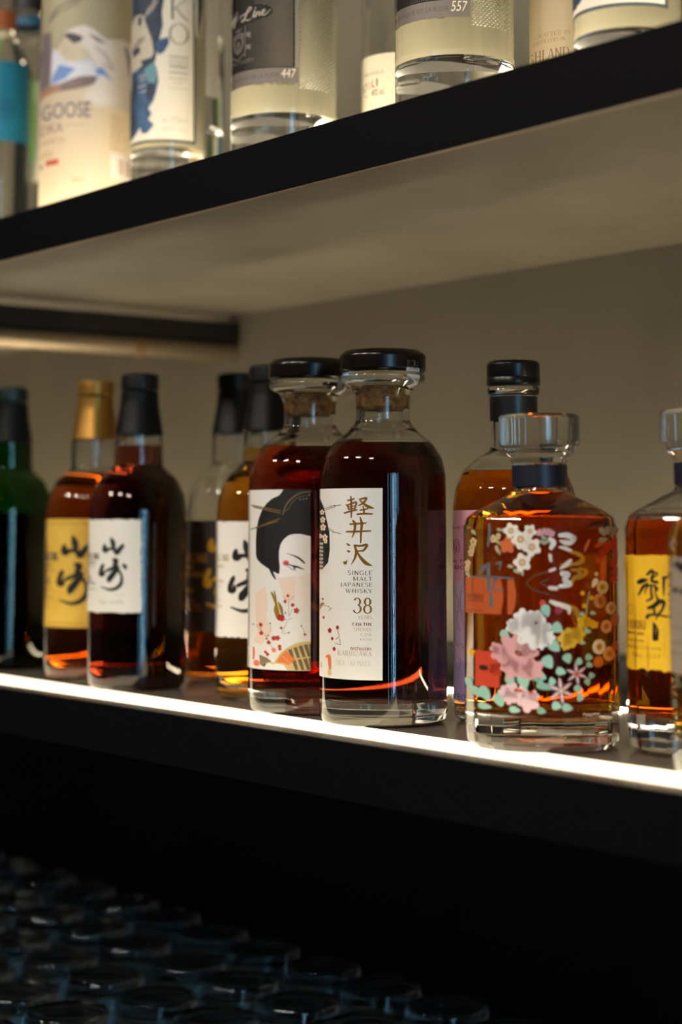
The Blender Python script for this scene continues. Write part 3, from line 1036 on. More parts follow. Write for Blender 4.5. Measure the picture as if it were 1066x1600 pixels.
# green one at the frame's left edge
yB0 = lambda y: 1042 - (1073 - y) * .893
B0 = round_bottle('green glass whisky bottle with dark green cap beside the gold-capped bottle', 9, 69.5, 1042, yB0, GREEN, L_dark, 802, mat('green_cap', (10, 30, 27), .35), mat('green_capsule', (5, 8, 6), .5, spec=.2), ring=True)
a = Art()
a.rect(-70, 815, -12, 985, P_cream, 0)
yamazaki_kanji(a, -50, 840, 1.1, I_black)
B0.wrap(a, 'label')

# slate-label one standing further back
yB3 = lambda y: 1062 - (1073 - y) * .979
B3 = round_bottle('half-empty whisky bottle with slate grey gold-lettered label, behind the torn-label bottle', 366, 76.5, 1062, yB3, GL, L_brown, 880, P_bcap, P_blackm, ring=True)
a = Art()
P_slate = mat('slate_paper', (66, 62, 60), .6)
a.rect(278, 813, 400, 988, P_slate, 0)
I_lg = mat('gold_leaf_ink', (222, 168, 70), .5)
small_lines(a, [('YAMAZAKI', 270, 322.5, 865, 878.5), ('SINGLE MALT', 274, 304, 883, 890), ('JAPANESE WHISKY', 268, 318.5, 894, 902), ('LIMITED', 284, 304, 920, 927), ('SINGLE MALT', 286, 306, 937, 941), ('SELECTED FROM', 286, 313, 944, 948.5), ('SUNTORY CASKS', 286, 316, 951, 955)], I_lg)
yamazaki_kanji(a, 318, 828, 1.5, mat('gold_brush', (226, 172, 40), .45))
B3.wrap(a, 'label', label='slate grey label lettered in gold')

# white-label amber one
yB4 = lambda y: 1088 - (1073 - y) * 1.058
B4 = round_bottle('golden amber whisky bottle with white torn-edge label beside the picture-label bottle', 418, 81.5, 1088, yB4, GL, L_gold, 700, P_bcap, P_blackm)
a = Art()
edge = [(326, 815)] + [(x, 815 + rnd.uniform(-1, 1)) for x in range(340, 430, 5)] + [(430, 815), (430, 996)] + [(x, 996 + rnd.uniform(-1.2, 1.2)) for x in range(428, 336, -5)] + [(326, 996)]
a.poly(edge, mat('white_paper', (238, 233, 224), .7), 0)
yamazaki_kanji(a, 357, 845, 1.36, I_black)
small_lines(a, [('YAMAZAKI', 324, 357.5, 866, 877), ('SINGLE MALT', 326, 351, 883, 888), ('WHISKY', 328, 341, 894, 897), ('MIZUNARA', 326, 350.5, 906, 911.5), ('JAPANESE OAK', 328, 347, 915, 917.5), ('18', 334, 341, 928, 934), ('YEARS OLD', 332, 345, 938, 941), ('LIMITED EDITION', 328, 348, 947, 950)], I_pale)
B4.wrap(a, 'label')

# ---- pink-label bottle behind the flowered one
B7 = Bottle('whisky_bottle', 'amber whisky bottle with pink label and ribbed black cap behind the flowered bottle', 'bottle', 808, 98, Z_SHELF + .0006, yax=1125, group=G_WHISKY)
h = 98
B7.body([(0, 'b'), (h - 9, 'b', 0), (h - 1, 1118, 6), (h, 1105, 8), (h, 790, 60), (h - 4, 765, 26), (h - 18, 735, 26), (h - 38, 717, 18), (38, 704, 12), (35.5, 690, 12), (35.5, 640, 4), (35.5, 619), (39.5, 617, 1), (41, 611, 2), (39, 605, 1), (0, 604)], GL, level=738, floor=1112, wall=.0032, mliq=L_brown, top=624)
B7.part('cap', [(0, 603.5), (41, 603.5, 1), (41.8, 600, 1), (41.8, 592), (41.2, 591), (41.6, 590), (41.4, 570, 3), (38, 565, 2), (0, 564)], P_black)
B7.part('neck_band', [(35.8, 658.5), (37.3, 658), (37.3, 621), (35.8, 620.5)], mat('navy_band', (14, 15, 19), .35))
a = Art()
P_pink = mat('pink_paper', (226, 158, 178), .6)
a.rect(690, 797, 775, 1100, P_pink, 0)
a.poly([(690, 930), (727, 905), (775, 930), (775, 1100), (690, 1100)], mat('lilac_paper', (206, 176, 206), .6), 1)
a.poly([(690, 1045), (727, 1035), (775, 1050), (775, 1100), (690, 1100)], mat('violet_paper', (176, 152, 204), .6), 2)
I_plum = mat('plum_ink', (110, 40, 66), .6)
a.text('Japanese Single', 686, 744, 821, 828, I_plum, 3)
a.text('Single Malt', 686, 742, 874, 882, I_plum, 3)
a.text('1980', 696, 727, 884, 891, I_plum, 3)
for rx, ry, w_ in ((5.2, 12, .8), (3.2, 8, .8)):
    a.ribbon([(714 + rx * math.cos(t * PI / 12), 855 + ry * math.sin(t * PI / 12)) for t in range(25)], [w_] * 25, I_plum, 3)
a.line(714, 852, 714, 862, 1.2, I_plum, 3)
for st in ([(712, 925, .8), (718, 945, .8), (715, 970, .8), (720, 990, .8)], [(724, 915, .8), (720, 940, .8), (726, 980, .8)], [(712, 1000, .8), (716, 1012, .9), (722, 1008, .8), (726, 1016, .8)], [(715, 1032, .8), (721, 1034, .8), (719, 1050, .8), (715, 1046, .8)], [(712, 960, .7), (722, 955, .7), (726, 962, .7)]):
    a.brush(st, mat('plum_line', (138, 96, 142), .6), 4)
a.text('1980', 705, 728, 1088, 1098, mat('violet_ink', (86, 70, 140), .6), 4)
B7.wrap(a, 'label', label='pink and lilac printed label')


# ---- faceted decanters on the right
def facet_bottle(label, cx, hw, yax, y, liquid, band=True, level=768, floor=1112):
    """y maps rows of the flowered bottle (stopper 648, base axis 1163)"""
    b = Bottle('whisky_bottle', label, 'bottle', cx, hw, Z_SHELF + .0006, yax=yax, group=G_WHISKY)
    q = hw / 121.5
    rf = hw * .86 * b.depth(b.z0) / F
    fc = lambda r, z: 1.0 if r > rf else 0.0
    pts = [(0, 'b'), (hw - 12 * q, 'b', 0), (hw - 2 * q, y(1154), 6), (hw, y(1140), 6), (hw, y(826), 18), (hw - 6 * q, y(808), 10), (hw - 20 * q, y(799), 12), (44 * q, y(769), 6), (42 * q, y(762), 3), (42 * q, y(726), 2), (42 * q, y(725)), (0, y(725))]
    b.body(pts, GL, level=y(level), floor=y(floor), wall=.0052, mliq=liquid, top=y(727), facet=fc, segs=96, smooth=9)
    so = b.part('stopper', [(0, y(724.6)), (43.5 * q, y(724.6), 2), (46 * q, y(716), 4), (54.5 * q, y(710), 3), (55.5 * q, y(702), 3), (62.5 * q, y(697), 3), (63.5 * q, y(690), 3), (63 * q, y(652), 4), (59 * q, y(648), 2), (52 * q, y(650), 2), (0, y(652))], GL, segs=96, smooth=30)
    if band:
        b.part('neck_band', [(42.2 * q, y(761)), (43.2 * q, y(760.5)), (43.2 * q, y(727.5)), (42.2 * q, y(727))], mat('navy_label_band', (20, 20, 36), .4))
    return b


B8 = facet_bottle('faceted amber decanter printed all over with white, pink and mint flowers', 848.5, 121.5, 1163, lambda y: y, L_amber)
a = Art()
zl = lambda x, y: (x / 7.107 + 710, y / 7.107 + 780)
zr = lambda x, y: (x / 7.107 + 840, y / 7.107 + 780)
zd = lambda x, y: (x / 4.517 + 830, y / 4.517 + 930)
zp = lambda x, y: (x / 6.157 + 710, y / 6.157 + 930)
F_white = mat('enamel_white', (238, 226, 208), .45)
F_wht2 = mat('enamel_pure_white', (240, 234, 226), .45)
F_gold = mat('enamel_gold', (196, 140, 40), .35, metal=.4)
F_ivory = mat('enamel_ivory', (222, 196, 150), .45)
F_coral = mat('enamel_coral', (206, 104, 62), .45)
F_pink = mat('enamel_pink', (226, 164, 162), .45)
F_lpink = mat('enamel_light_pink', (234, 196, 196), .45)
F_mint = mat('enamel_mint', (158, 204, 180), .45)
F_sage = mat('enamel_sage', (170, 172, 134), .45)
F_yel = mat('enamel_yellow', (232, 178, 28), .45)
F_red = mat('enamel_red', (214, 70, 40), .45)
F_org = mat('enamel_orange', (218, 104, 30), .45)
F_plum = mat('enamel_plum', (92, 50, 62), .45)
F_peach = mat('enamel_peach', (230, 160, 112), .45)
F_slate = mat('enamel_slate', (96, 104, 108), .45)
F_dk = mat('enamel_dark', (60, 26, 22), .5)
for x, y, r in ((630, 350, 92), (840, 355, 80), (738, 445, 112), (862, 530, 112), (757, 700, 108)):
    a.flower(*zl(x, y), r / 7.107, F_white, F_gold, layer=4 if y > 360 else 3, rot=x * .01, dots=F_ivory, sq=.97)
a.flower(*zl(590, 510), 13.5, F_coral, F_org, layer=3)
for x, y, r in ((430, 440, 48), (490, 410, 40), (210, 480, 52), (195, 550, 46), (185, 600, 48), (150, 720, 42), (140, 780, 38)):
    a.flower(*zl(x, y), r / 7.107, F_ivory, F_gold, layer=2, sq=.75)
for x, y, rt in ((505, 340, .3), (560, 335, -.3), (480, 470, 1.2), (470, 550, 1.5), (500, 590, 1.2), (215, 370, 1.0), (690, 800, .6), (755, 815, 1.4), (625, 745, .2), (150, 850, 1.2), (1000, 430, .4), (1035, 470, -.3), (985, 480, .8)):
    a.leaf(*zl(x, y), 5.2, 2.6, rt, F_sage, 2)
for x, y in ((950, 370), (1000, 360), (1045, 365), (1080, 380)):
    a.flower(*zl(x, y), 6, F_pink, None, layer=2)
for i in range(26):
    a.ell(*zl(250 + rnd.uniform(0, 260), 560 + rnd.uniform(-20, 150)), 1.1, 1.1, F_dk, 2, 7)
# brushed character on an orange cartouche, left
a.poly([zl(130, 880), zl(520, 880), zl(540, 1000), zl(548, 1100), zl(520, 1279), zl(130, 1279)], mat('cartouche_orange', (190, 84, 30), .5), 1)
a.poly([zl(590, 890), zl(660, 890), zl(690, 1050), zl(670, 1200), zl(640, 1279), zl(590, 1279)], mat('cartouche_orange', (190, 84, 30), .5), 1)
for st in ([(385, 270, 20), (390, 400, 30), (370, 520, 24)], [(300, 760, 30), (370, 740, 30), (280, 820, 30)], [(180, 870, 18), (400, 865, 22), (660, 875, 18)], [(380, 720, 36), (380, 860, 40), (385, 1000, 30)], [(440, 900, 24), (470, 880, 26), (420, 980, 22)], [(360, 1010, 18), (540, 1008, 22)], [(400, 1050, 30), (410, 1120, 40), (408, 1190, 34)], [(470, 720, 26), (520, 700, 22), (500, 780, 14)]):
    a.brush([(*zl(x, y), w_ / 7.107) for x, y, w_ in st], F_slate, 3, 5)
for y in (1140, 1250, 1085):
    a.line(*zl(140, y), *zl(330, y), 1.6, mat('cartouche_brown', (140, 58, 20), .5), 2)
a.serif('HIBIKI', 727, 756, 929, 938, mat('cartouche_brown', (140, 58, 20), .5), 2, 1.4)
# white peony, pink peony
for cx, cy, r, n in ((833, 984, 34, 9),):
    a.flower(cx, cy, 30, F_wht2, None, n=7, layer=6, rot=.2)
for x, y, r in ((600, 290, 15), (660, 210, 15), (770, 215, 14), (560, 300, 11), (820, 300, 18)):
    a.flower(*zp(x, y), r, F_wht2, None, n=5, layer=6, rot=x)
for x, y, r in ((60, 250, 14), (120, 290, 12), (70, 330, 11), (20, 180, 15)):
    a.flower(*zd(x, y), r, F_wht2, None, n=6, layer=6, rot=x)
a.ell(838, 972, 2.6, 2.2, F_dk, 8, 9)
a.flower(809, 1018, 33, F_pink, None, n=8, layer=5, rot=.4, sq=1.02)
for x, y, r in ((440, 560, 15), (700, 480, 18), (560, 700, 18), (760, 700, 18), (690, 730, 12), (400, 510, 10)):
    a.flower(*zp(x, y), r, F_pink, None, n=5, layer=5, rot=y)
a.ell(*zp(620, 550), 6.2, 4.0, F_dk, 8, 9, .5)
a.ell(*zp(620, 550), 3, 2, F_coral, 9, 9, .5)
for x, y, r, n in ((490, 930, 11, 5), (560, 910, 13, 5), (540, 980, 12, 5), (640, 930, 12, 6), (715, 1010, 18, 5), (760, 960, 10, 5)):
    a.flower(*zp(x, y), r, F_lpink, None, n=n, layer=5, rot=x * .1)
for x, y, r in ((600, 905, 2.2), (640, 910, 2.2), (740, 925, 2)):
    a.ell(*zp(x, y), r * 2, r, F_red, 7, 8)
a.rect(*zp(205, 545), *zp(440, 890), F_red, 2)
a.flower(*zp(400, 720), 12, F_red, None, n=6, layer=2)
a.ell(*zp(285, 708), 7.5, 4.6, F_dk, 5, 10)
a.flower(*zp(170, 570), 7, F_yel, None, layer=3, sq=.8)
for x, y, l, wd, rt in ((150, 885, 10, 6, 1.3), (215, 950, 10, 6, .8), (300, 960, 13, 8, 1.0), (300, 1080, 11, 5, .1), (440, 1010, 11, 9, 1.2), (585, 1095, 9, 5, .1), (490, 375, 8, 6, .6), (540, 815, 9, 7, 1.2), (670, 820, 12, 9, 1.3), (800, 790, 10, 5, .6), (840, 1100, 7, 4.5, .2), (840, 860, 8, 5, .3), (590, 1000, 5, 4, 0)):
    a.leaf(*zp(x, y), l, wd, rt, F_mint, 4)
for x, y, l, wd, rt in ((105, 105, 10, 7, 1.2), (185, 225, 9, 8, .6), (165, 355, 10, 8, .8), (120, 465, 11, 9, 1.0), (60, 560, 11, 8, .4), (255, 440, 8, 7, 1.2), (210, 530, 8, 6, .3), (150, 600, 5.5, 6.5, 0), (90, 635, 10, 5, .4), (405, 435, 6, 5, .2), (410, 490, 5.5, 4, .4), (425, 565, 5, 5, 0), (395, 610, 6, 4.5, 1.2), (330, 655, 7, 5, .7), (345, 715, 5, 6, .2), (180, 770, 7.5, 6.5, .2), (255, 785, 8.5, 6, .2), (75, 805, 7, 4.5, .2), (335, 465, 5, 6, .5), (395, 250, 6, 4, .3), (130, 640, 9, 4, .3), (360, 130, 4.5, 3, .3), (435, 125, 4.5, 3, .3), (360, 330, 5, 3, .3)):
    a.leaf(*zd(x, y), l, wd, rt, F_mint, 4)
for x, y, r in ((365, 185, 11), (290, 290, 17), (240, 300, 13), (330, 270, 12), (440, 208, 7), (400, 190, 8), (240, 350, 8)):
    a.flower(*zd(x, y), r, F_yel, None, n=5, layer=5, rot=x)
for cx, cy, r in ((320, 548, 17), (210, 665, 20)):
    for k in range(6):
        t = k * PI / 3 + .4
        p = zd(cx, cy)
        a.leaf(p[0] + math.cos(t) * r * .55, p[1] + math.sin(t) * r * .55, r * .55, r * .22, t, F_plum, 4)
        a.leaf(p[0] + math.cos(t) * r * .6, p[1] + math.sin(t) * r * .6, r * .42, r * .1, t, F_lpink, 5)
    a.ell(*zd(cx, cy), 3.6, 3.6, F_red if cx > 300 else F_ivory, 6, 9)
for x, y, r, m in ((715, 980, 9.5, F_ivory), (685, 1130, 10, F_peach), (810, 1220, 8.5, F_ivory)):
    a.ell(*zr(x, y), r * .95, r * 1.15, m, 4, 18)
    a.ell(*zr(x, y), r * .42, r * .5, F_gold, 5, 12)
for x, y, r, m in ((525, 225, 9, F_peach), (475, 365, 10.5, F_white), (545, 420, 10, F_peach), (480, 40, 10, F_peach), (590, 185, 8, F_coral), (470, 470, 8, F_org), (590, 370, 6, F_coral)):
    a.ell(*zd(x, y), r * .95, r * 1.15, m, 4, 18)
    a.ell(*zd(x, y), r * .42, r * .5, F_gold, 5, 12)
a.leaf(*zr(630, 930), 8, 4, 2.0, F_white, 3)
a.ell(*zr(648, 830), 3.2, 3.6, F_ivory, 3, 12)
zbr = lambda pts, m, ly=3: a.brush([(*zr(x, y), w_ * 1.45 / 7.107) for x, y, w_ in pts], m, ly, 5)
zbr([(540, 1279, 10), (545, 1180, 12), (565, 1090, 10), (575, 1020, 8)], F_sage)
for x, y in ((495, 1040), (600, 1095), (515, 1180)):
    a.ell(*zr(x, y), 3.6, 3.8, F_yel, 4, 12)
for x, y, l, rt in ((720, 360, 8, 1.0), (780, 350, 7, 1.7), (840, 365, 8, 2.0), (725, 455, 8, -.25), (900, 340, 6, 2.2)):
    a.leaf(*zr(x, y), l, 4.5, rt, F_sage, 3)
for i in range(20):
    t = i / 19
    a.ell(*zr(790 - 110 * t + rnd.uniform(-34, 34), 480 + 190 * t + rnd.uniform(-20, 20)), 3.8, 3.8, F_red, 4, 9)
for i in range(30):
    a.ell(*zr(850 + rnd.uniform(-22, 22), 450 + i * 16), 3.4, 3.4, F_red, 4, 9)
for pts in ([(690, 500, 40), (650, 520, 20)], [(740, 640, 34), (725, 760, 50), (720, 870, 50)]):
    zbr(pts, F_org, 3)
zbr([(575, 450, 14), (545, 520, 26), (520, 580, 10)], F_coral)
# gold and silver water swirls
zbr([(250, 400, 30), (330, 400, 44), (400, 430, 40)], F_wht2, 3)
zbr([(250, 460, 12), (310, 480, 40), (370, 480, 36), (410, 440, 30)], F_white, 3)
zbr([(245, 530, 16), (310, 545, 30), (370, 570, 26)], F_white, 3)
zbr([(370, 590, 20), (440, 600, 30), (500, 650, 34), (470, 700, 40), (390, 720, 24), (280, 740, 40)], F_gold, 3)
zbr([(250, 770, 10), (320, 720, 36), (365, 680, 30)], F_white, 4)
zbr([(370, 780, 16), (450, 790, 30), (470, 840, 34), (400, 880, 30), (380, 960, 10)], F_gold, 3)
zbr([(460, 760, 14), (540, 800, 30), (500, 850, 26), (440, 890, 10)], F_gold, 3)
zbr([(280, 820, 44), (340, 830, 36), (300, 890, 40), (360, 940, 40), (250, 960, 30)], F_wht2, 4)
zbr([(140, 440, 30), (180, 480, 40), (150, 540, 30)], F_wht2, 4)
zbr([(140, 620, 26), (150, 680, 22)], F_white, 4)
zbr([(140, 790, 24), (190, 770, 24)], F_white, 4)
zbr([(140, 980, 30), (210, 985, 30)], F_white, 4)
zbr([(150, 1130, 30), (230, 1160, 36), (340, 1200, 40), (350, 1260, 20)], F_white, 4)
zbr([(360, 1170, 10), (420, 1220, 40), (440, 1279, 40)], F_gold, 3)
P_dsw = mat('enamel_olive_dark', (66, 60, 30), .4)
zl2 = lambda pts: a.brush([(*zl(x, y), w_ / 7.107) for x, y, w_ in pts], P_dsw, 1, 5)
zl2([(1060, 800, 10), (900, 840, 20), (810, 920, 22), (880, 1000, 20), (1060, 1050, 14)])
zl2([(1060, 880, 8), (960, 920, 14), (1060, 980, 10)])
a.ell(*zr(60, 1150), 5, 6, F_red, 2, 12)
a.ell(*zr(230, 1225), 6, 6, mat('enamel_crimson', (150, 30, 50), .45), 5, 12)
B8.wrap(a, 'flower_print', facet=True, step=5, label='enamelled flowers, leaves and gold swirls')

yB9 = lambda y: 1173 - (1163 - y) * 1.033
B9 = facet_bottle('faceted whisky decanter with bright yellow torn-edge label near the shelf end', 1108, 125, 1173, yB9, glass('red_amber_liquid', IOR_L, absorb=(5, 32, 70)), level=815)
a = Art()
edge = [(972, 868)] + [(x, 868 + rnd.uniform(-1.4, 1.4)) for x in range(980, 1060, 5)] + [(1054, 869), (1055, 1052)] + [(x, 1050 + rnd.uniform(-3, 3)) for x in range(1054, 976, -5)] + [(972, 1045)]
a.poly(edge, P_hyel, 0)
zy = lambda x, y: (x / 7.615 + 970, y / 7.615 + 850)
KJ = ([(225, 465, 40), (270, 445, 46), (320, 435, 24)], [(330, 480, 20), (275, 520, 30), (220, 620, 14)], [(300, 600, 12), (330, 510, 16), (400, 500, 20), (435, 540, 34), (420, 560, 20)], [(325, 370, 20), (375, 325, 34), (400, 345, 20), (440, 345, 16)], [(395, 350, 18), (375, 440, 26), (440, 460, 30)], [(445, 360, 14), (400, 400, 16)], [(370, 520, 20), (372, 600, 20), (380, 650, 22), (320, 690, 14)], [(410, 570, 10), (450, 670, 22)],
      [(525, 400, 24), (520, 480, 24), (522, 620, 10)], [(510, 400, 20), (560, 395, 24), (615, 375, 40), (610, 480, 18), (570, 610, 10)], [(345, 770, 30), (400, 745, 40), (470, 690, 46), (525, 700, 34), (500, 790, 24), (450, 850, 24), (430, 905, 10)], [(400, 760, 20), (415, 850, 22)], [(325, 885, 34), (350, 855, 24), (450, 850, 20), (530, 862, 18), (640, 875, 14)],
      [(400, 950, 16), (405, 1050, 26), (408, 1140, 34)], [(410, 960, 16), (445, 1040, 24), (435, 1140, 34)], [(405, 1150, 20), (440, 1145, 20)])
for st in KJ:
    a.brush([(*zy(x, y), w_ * 1.3 / 7.615) for x, y, w_ in st], I_black, 3, 5)
I_och = mat('ochre_ink', (150, 100, 16), .6)
a.ribbon([(986.5 + 3.4 * math.cos(t * PI / 10), 955 + 8 * math.sin(t * PI / 10)) for t in range(21)], [.9] * 21, I_och, 2)
a.serif('HIBIKI', 982, 1010, 972, 986, I_och, 2, 1.0)
a.serif('SUNTORY WHISKY', 982, 1008, 991, 995, I_och, 2, 1.5)
a.serif('YEARS OLD BLEND', 982, 1008, 1003, 1006, I_och, 2, 1.5)
a.serif('PRODUCT OF JAPAN', 982, 1034, 1013, 1017, I_och, 2, 1.3)
a.text('No. 1117', 990, 1033, 1024, 1031, I_och, 2)
B9.wrap(a, 'label', facet=True, step=5)

yB10 = lambda y: 1211 - (1163 - y) * 1.11
B10 = facet_bottle('faceted whisky decanter with grey label cut by the photo edge', 1192, 139, 1211, yB10, L_amber)
a = Art()
a.rect(1048, 872, 1200, 1060, mat('grey_paper', (150, 134, 118), .6), 0)
for y in (985, 1010, 1026):
    a.line(1052, y, 1080, y + 1, 2, I_sm, 1)
a.brush([(1060, 884, 12), (1080, 900, 14), (1100, 960, 10)], I_black, 1)
a.brush([(1056, 925, 8), (1085, 930, 10)], I_black, 1)
B10.wrap(a, 'label', facet=True, step=6)

# ------------------------------------------------------------------ upper shelf
ZU = Z_UP + .0008


def upper(name, label, cx, hw, Y, ycap, neck=.34, shoulder=.42, glassm=GL, liquid=L_clear, floor=.012, cap_m=P_black, floor_px=None, wall=.003, frost=False):
    b = Bottle(name, label, 'bottle', cx, hw, ZU, Y=Y, group=G_SPIRIT)
    if floor_px:
        floor = b.z_of(floor_px) - b.z0
    b.floor = floor
    H = ycap                      # full height in metres
    hwm = b.R
    nr = max(neck * hwm, .0135)
    zs = H * (1 - shoulder)
    P = [(0, 0, 0), (hwm - .004, 0, 0), (hwm, .005, .004), (hwm, zs, .02), (nr + .002, zs + .045, .02), (nr, zs + .06, .01), (nr, H - .03, 0), (nr + .002, H - .029, 0), (nr + .002, H - .024, 0), (0, H - .0235, 0)]
    outer = fillet(P)
    b.outer = outer
    bm = lathe(outer, 64)
    if frost:
        link('glass_body', bm, glassm, b.t, smooth=30)
    else:
        ri = hwm - wall
        zl = zs + .03
        q = [(0, floor + .003), (ri * .6, floor + .0015), (ri * .92, floor), (ri, floor + .004)]
        n = 30
        for k in range(n + 1):
            z = floor + .006 + (zl - floor - .006) * k / n
            q.append((max(b.r_at(outer, z) - wall, .003), z))
        q.append((0, zl))
        c = [(0, zl + .0003)]
        for k in range(n + 1):
            z = zl + .0003 + (H - .028 - zl) * k / n
            c.append((max(b.r_at(outer, z) - wall, .003), z))
        c.append((0, H - .028))
        lathe(c, 64, flip=True, bm=bm)
        link('glass_body', bm, glassm, b.t, smooth=30)
        if liquid:
            link('liquid', lathe(q, 64), liquid, b.t, smooth=35)
    link('cap', lathe(fillet([(0, H - .023, 0), (nr + .003, H - .023, .001), (nr + .003, H - .001, .002), (0, H, 0)]), 48), cap_m, b.t, smooth=35)
    return b


# frosted bottle with the mountain-and-goose print
M_fr = frosted('frosted_glass', (236, 226, 206), .55)
U2 = upper('vodka_bottle', 'frosted vodka bottle printed with a white goose over snowy mountains', 134.5, 73, .862, .325, frost=True, glassm=M_fr, cap_m=mat('blue_cap', (40, 56, 110), .4))
a = Art()
zg = lambda x, y: (x / 4.705, y / 4.705)
P_sky = mat('print_sky_tan', (176, 164, 132), .5)
P_goose = mat('print_goose', (226, 216, 208), .5)
a.poly([(52, -60), (206, -60), (206, 60), (150, 66), (104, 56), (88, 84), (52, 84)], P_sky, 1)
a.poly([zg(250, 230), zg(380, 240), zg(385, 400), zg(370, 630), zg(250, 640)], mat('print_mauve', (120, 108, 112), .5), 2)
a.poly([zg(375, 640), zg(390, 360), zg(440, 410), zg(480, 470), zg(560, 480), zg(650, 445), zg(720, 500), zg(800, 560), zg(830, 640)], mat('print_snow', (214, 216, 226), .5), 2)
a.poly([zg(375, 625), zg(395, 560), zg(440, 490), zg(480, 505), zg(555, 530), zg(520, 560), zg(480, 600)], mat('print_blue', (112, 146, 206), .5), 3)
a.poly([zg(690, 540), zg(750, 510), zg(830, 610), zg(760, 570), zg(720, 570)], mat('print_blue', (112, 146, 206), .5), 5)
a.poly([zg(250, 640), zg(450, 630), zg(600, 585), zg(720, 580), zg(690, 640), zg(560, 680), zg(420, 690), zg(250, 720)], mat('print_land', (128, 108, 104), .5), 3)
a.poly([zg(250, 650), zg(450, 640), zg(440, 690), zg(250, 720)], mat('print_land_tan', (178, 132, 108), .5), 4)
a.poly([zg(470, 290), zg(500, 250), zg(560, 225), zg(620, 212), zg(690, 240), zg(770, 300), zg(840, 310), zg(890, 282), zg(940, 290), zg(975, 340), zg(1000, 700), zg(960, 800), zg(700, 800), zg(600, 720), zg(700, 640), zg(760, 600), zg(730, 520), zg(680, 500), zg(690, 450), zg(640, 410), zg(600, 360), zg(540, 345), zg(510, 310)], P_goose, 4)
a.poly([zg(468, 290), zg(505, 262), zg(560, 278), zg(612, 300), zg(590, 335), zg(540, 345), zg(505, 312)], mat('print_bill', (70, 60, 72), .5), 5)
zb([(660, 280, 10), (710, 310, 26), (760, 330, 14)], zg, 1 / 4.705, mat('print_grey', (140, 126, 124), .5), a, 5)
zb([(920, 340, 20), (950, 420, 36), (960, 520, 30)], zg, 1 / 4.705, mat('print_grey', (140, 126, 124), .5), a, 5)
zb([(690, 360, 8), (780, 430, 30), (820, 520, 30), (760, 480, 14)], zg, 1 / 4.705, mat('print_feather', (196, 184, 178), .5), a, 5)
zb([(370, 160, 16), (400, 110, 26), (450, 60, 12), (560, 30, 22), (630, 5, 12)], zg, 1 / 4.705, mat('print_grey2', (128, 112, 96), .5), a, 3)
zb([(380, 150, 8), (470, 90, 10), (580, 55, 12)], zg, 1 / 4.705, mat('print_grey2', (128, 112, 96), .5), a, 3)
I_navy = mat('print_navy', (92, 84, 126), .5)
I_mauve = mat('print_mauve_ink', (166, 130, 132), .5)
I_tanp = mat('print_tan_ink', (186, 150, 108), .5)
a.text('GREY GOOSE', 5, 141, 164, 188, I_navy, 4)
a.text('VODKA', 40, 99, 195, 210, I_mauve, 4)
a.line(102, 200, 135, 199, .8, I_tanp, 3)
a.text('DISTILLED AND BOTTLED', 42, 102, 219, 226, I_tanp, 3)
a.text('IN FRANCE', 50, 82, 238, 245, I_tanp, 3)
a.rect(73, 251, 92, 260, mat('flag_red', (206, 96, 60), .5), 3)
a.rect(64, 255, 67, 262, mat('flag_blue', (70, 66, 130), .5), 3)
a.text('700 ml', 112, 132, 282, 288, I_tanp, 3)
for i in range(9):
    a.text(['Mise en bouteille', 'Importe', 'Produit de France', 'Servir frais', 'Vodka de ble', 'Alc 40% vol', 'Cognac', 'Recyclable', 'Bottled in France'][i], 172, 186 + (i * 7) % 12, 179 + i * 6.4, 183 + i * 6.4, I_tanp, 3)
a.rect(172, 240, 202, 279, mat('barcode_white', (238, 234, 228), .5), 3)
for i, (x, w_) in enumerate(((184, 1), (187.5, 3), (195, 1.2), (198, 3))):
    a.rect(x, 248, x + w_, 272, mat('bar_brown', (176, 134, 112), .5), 4)
U2.wrap(a, 'printed_picture', ref=.7, label='printed goose, mountains and lettering')


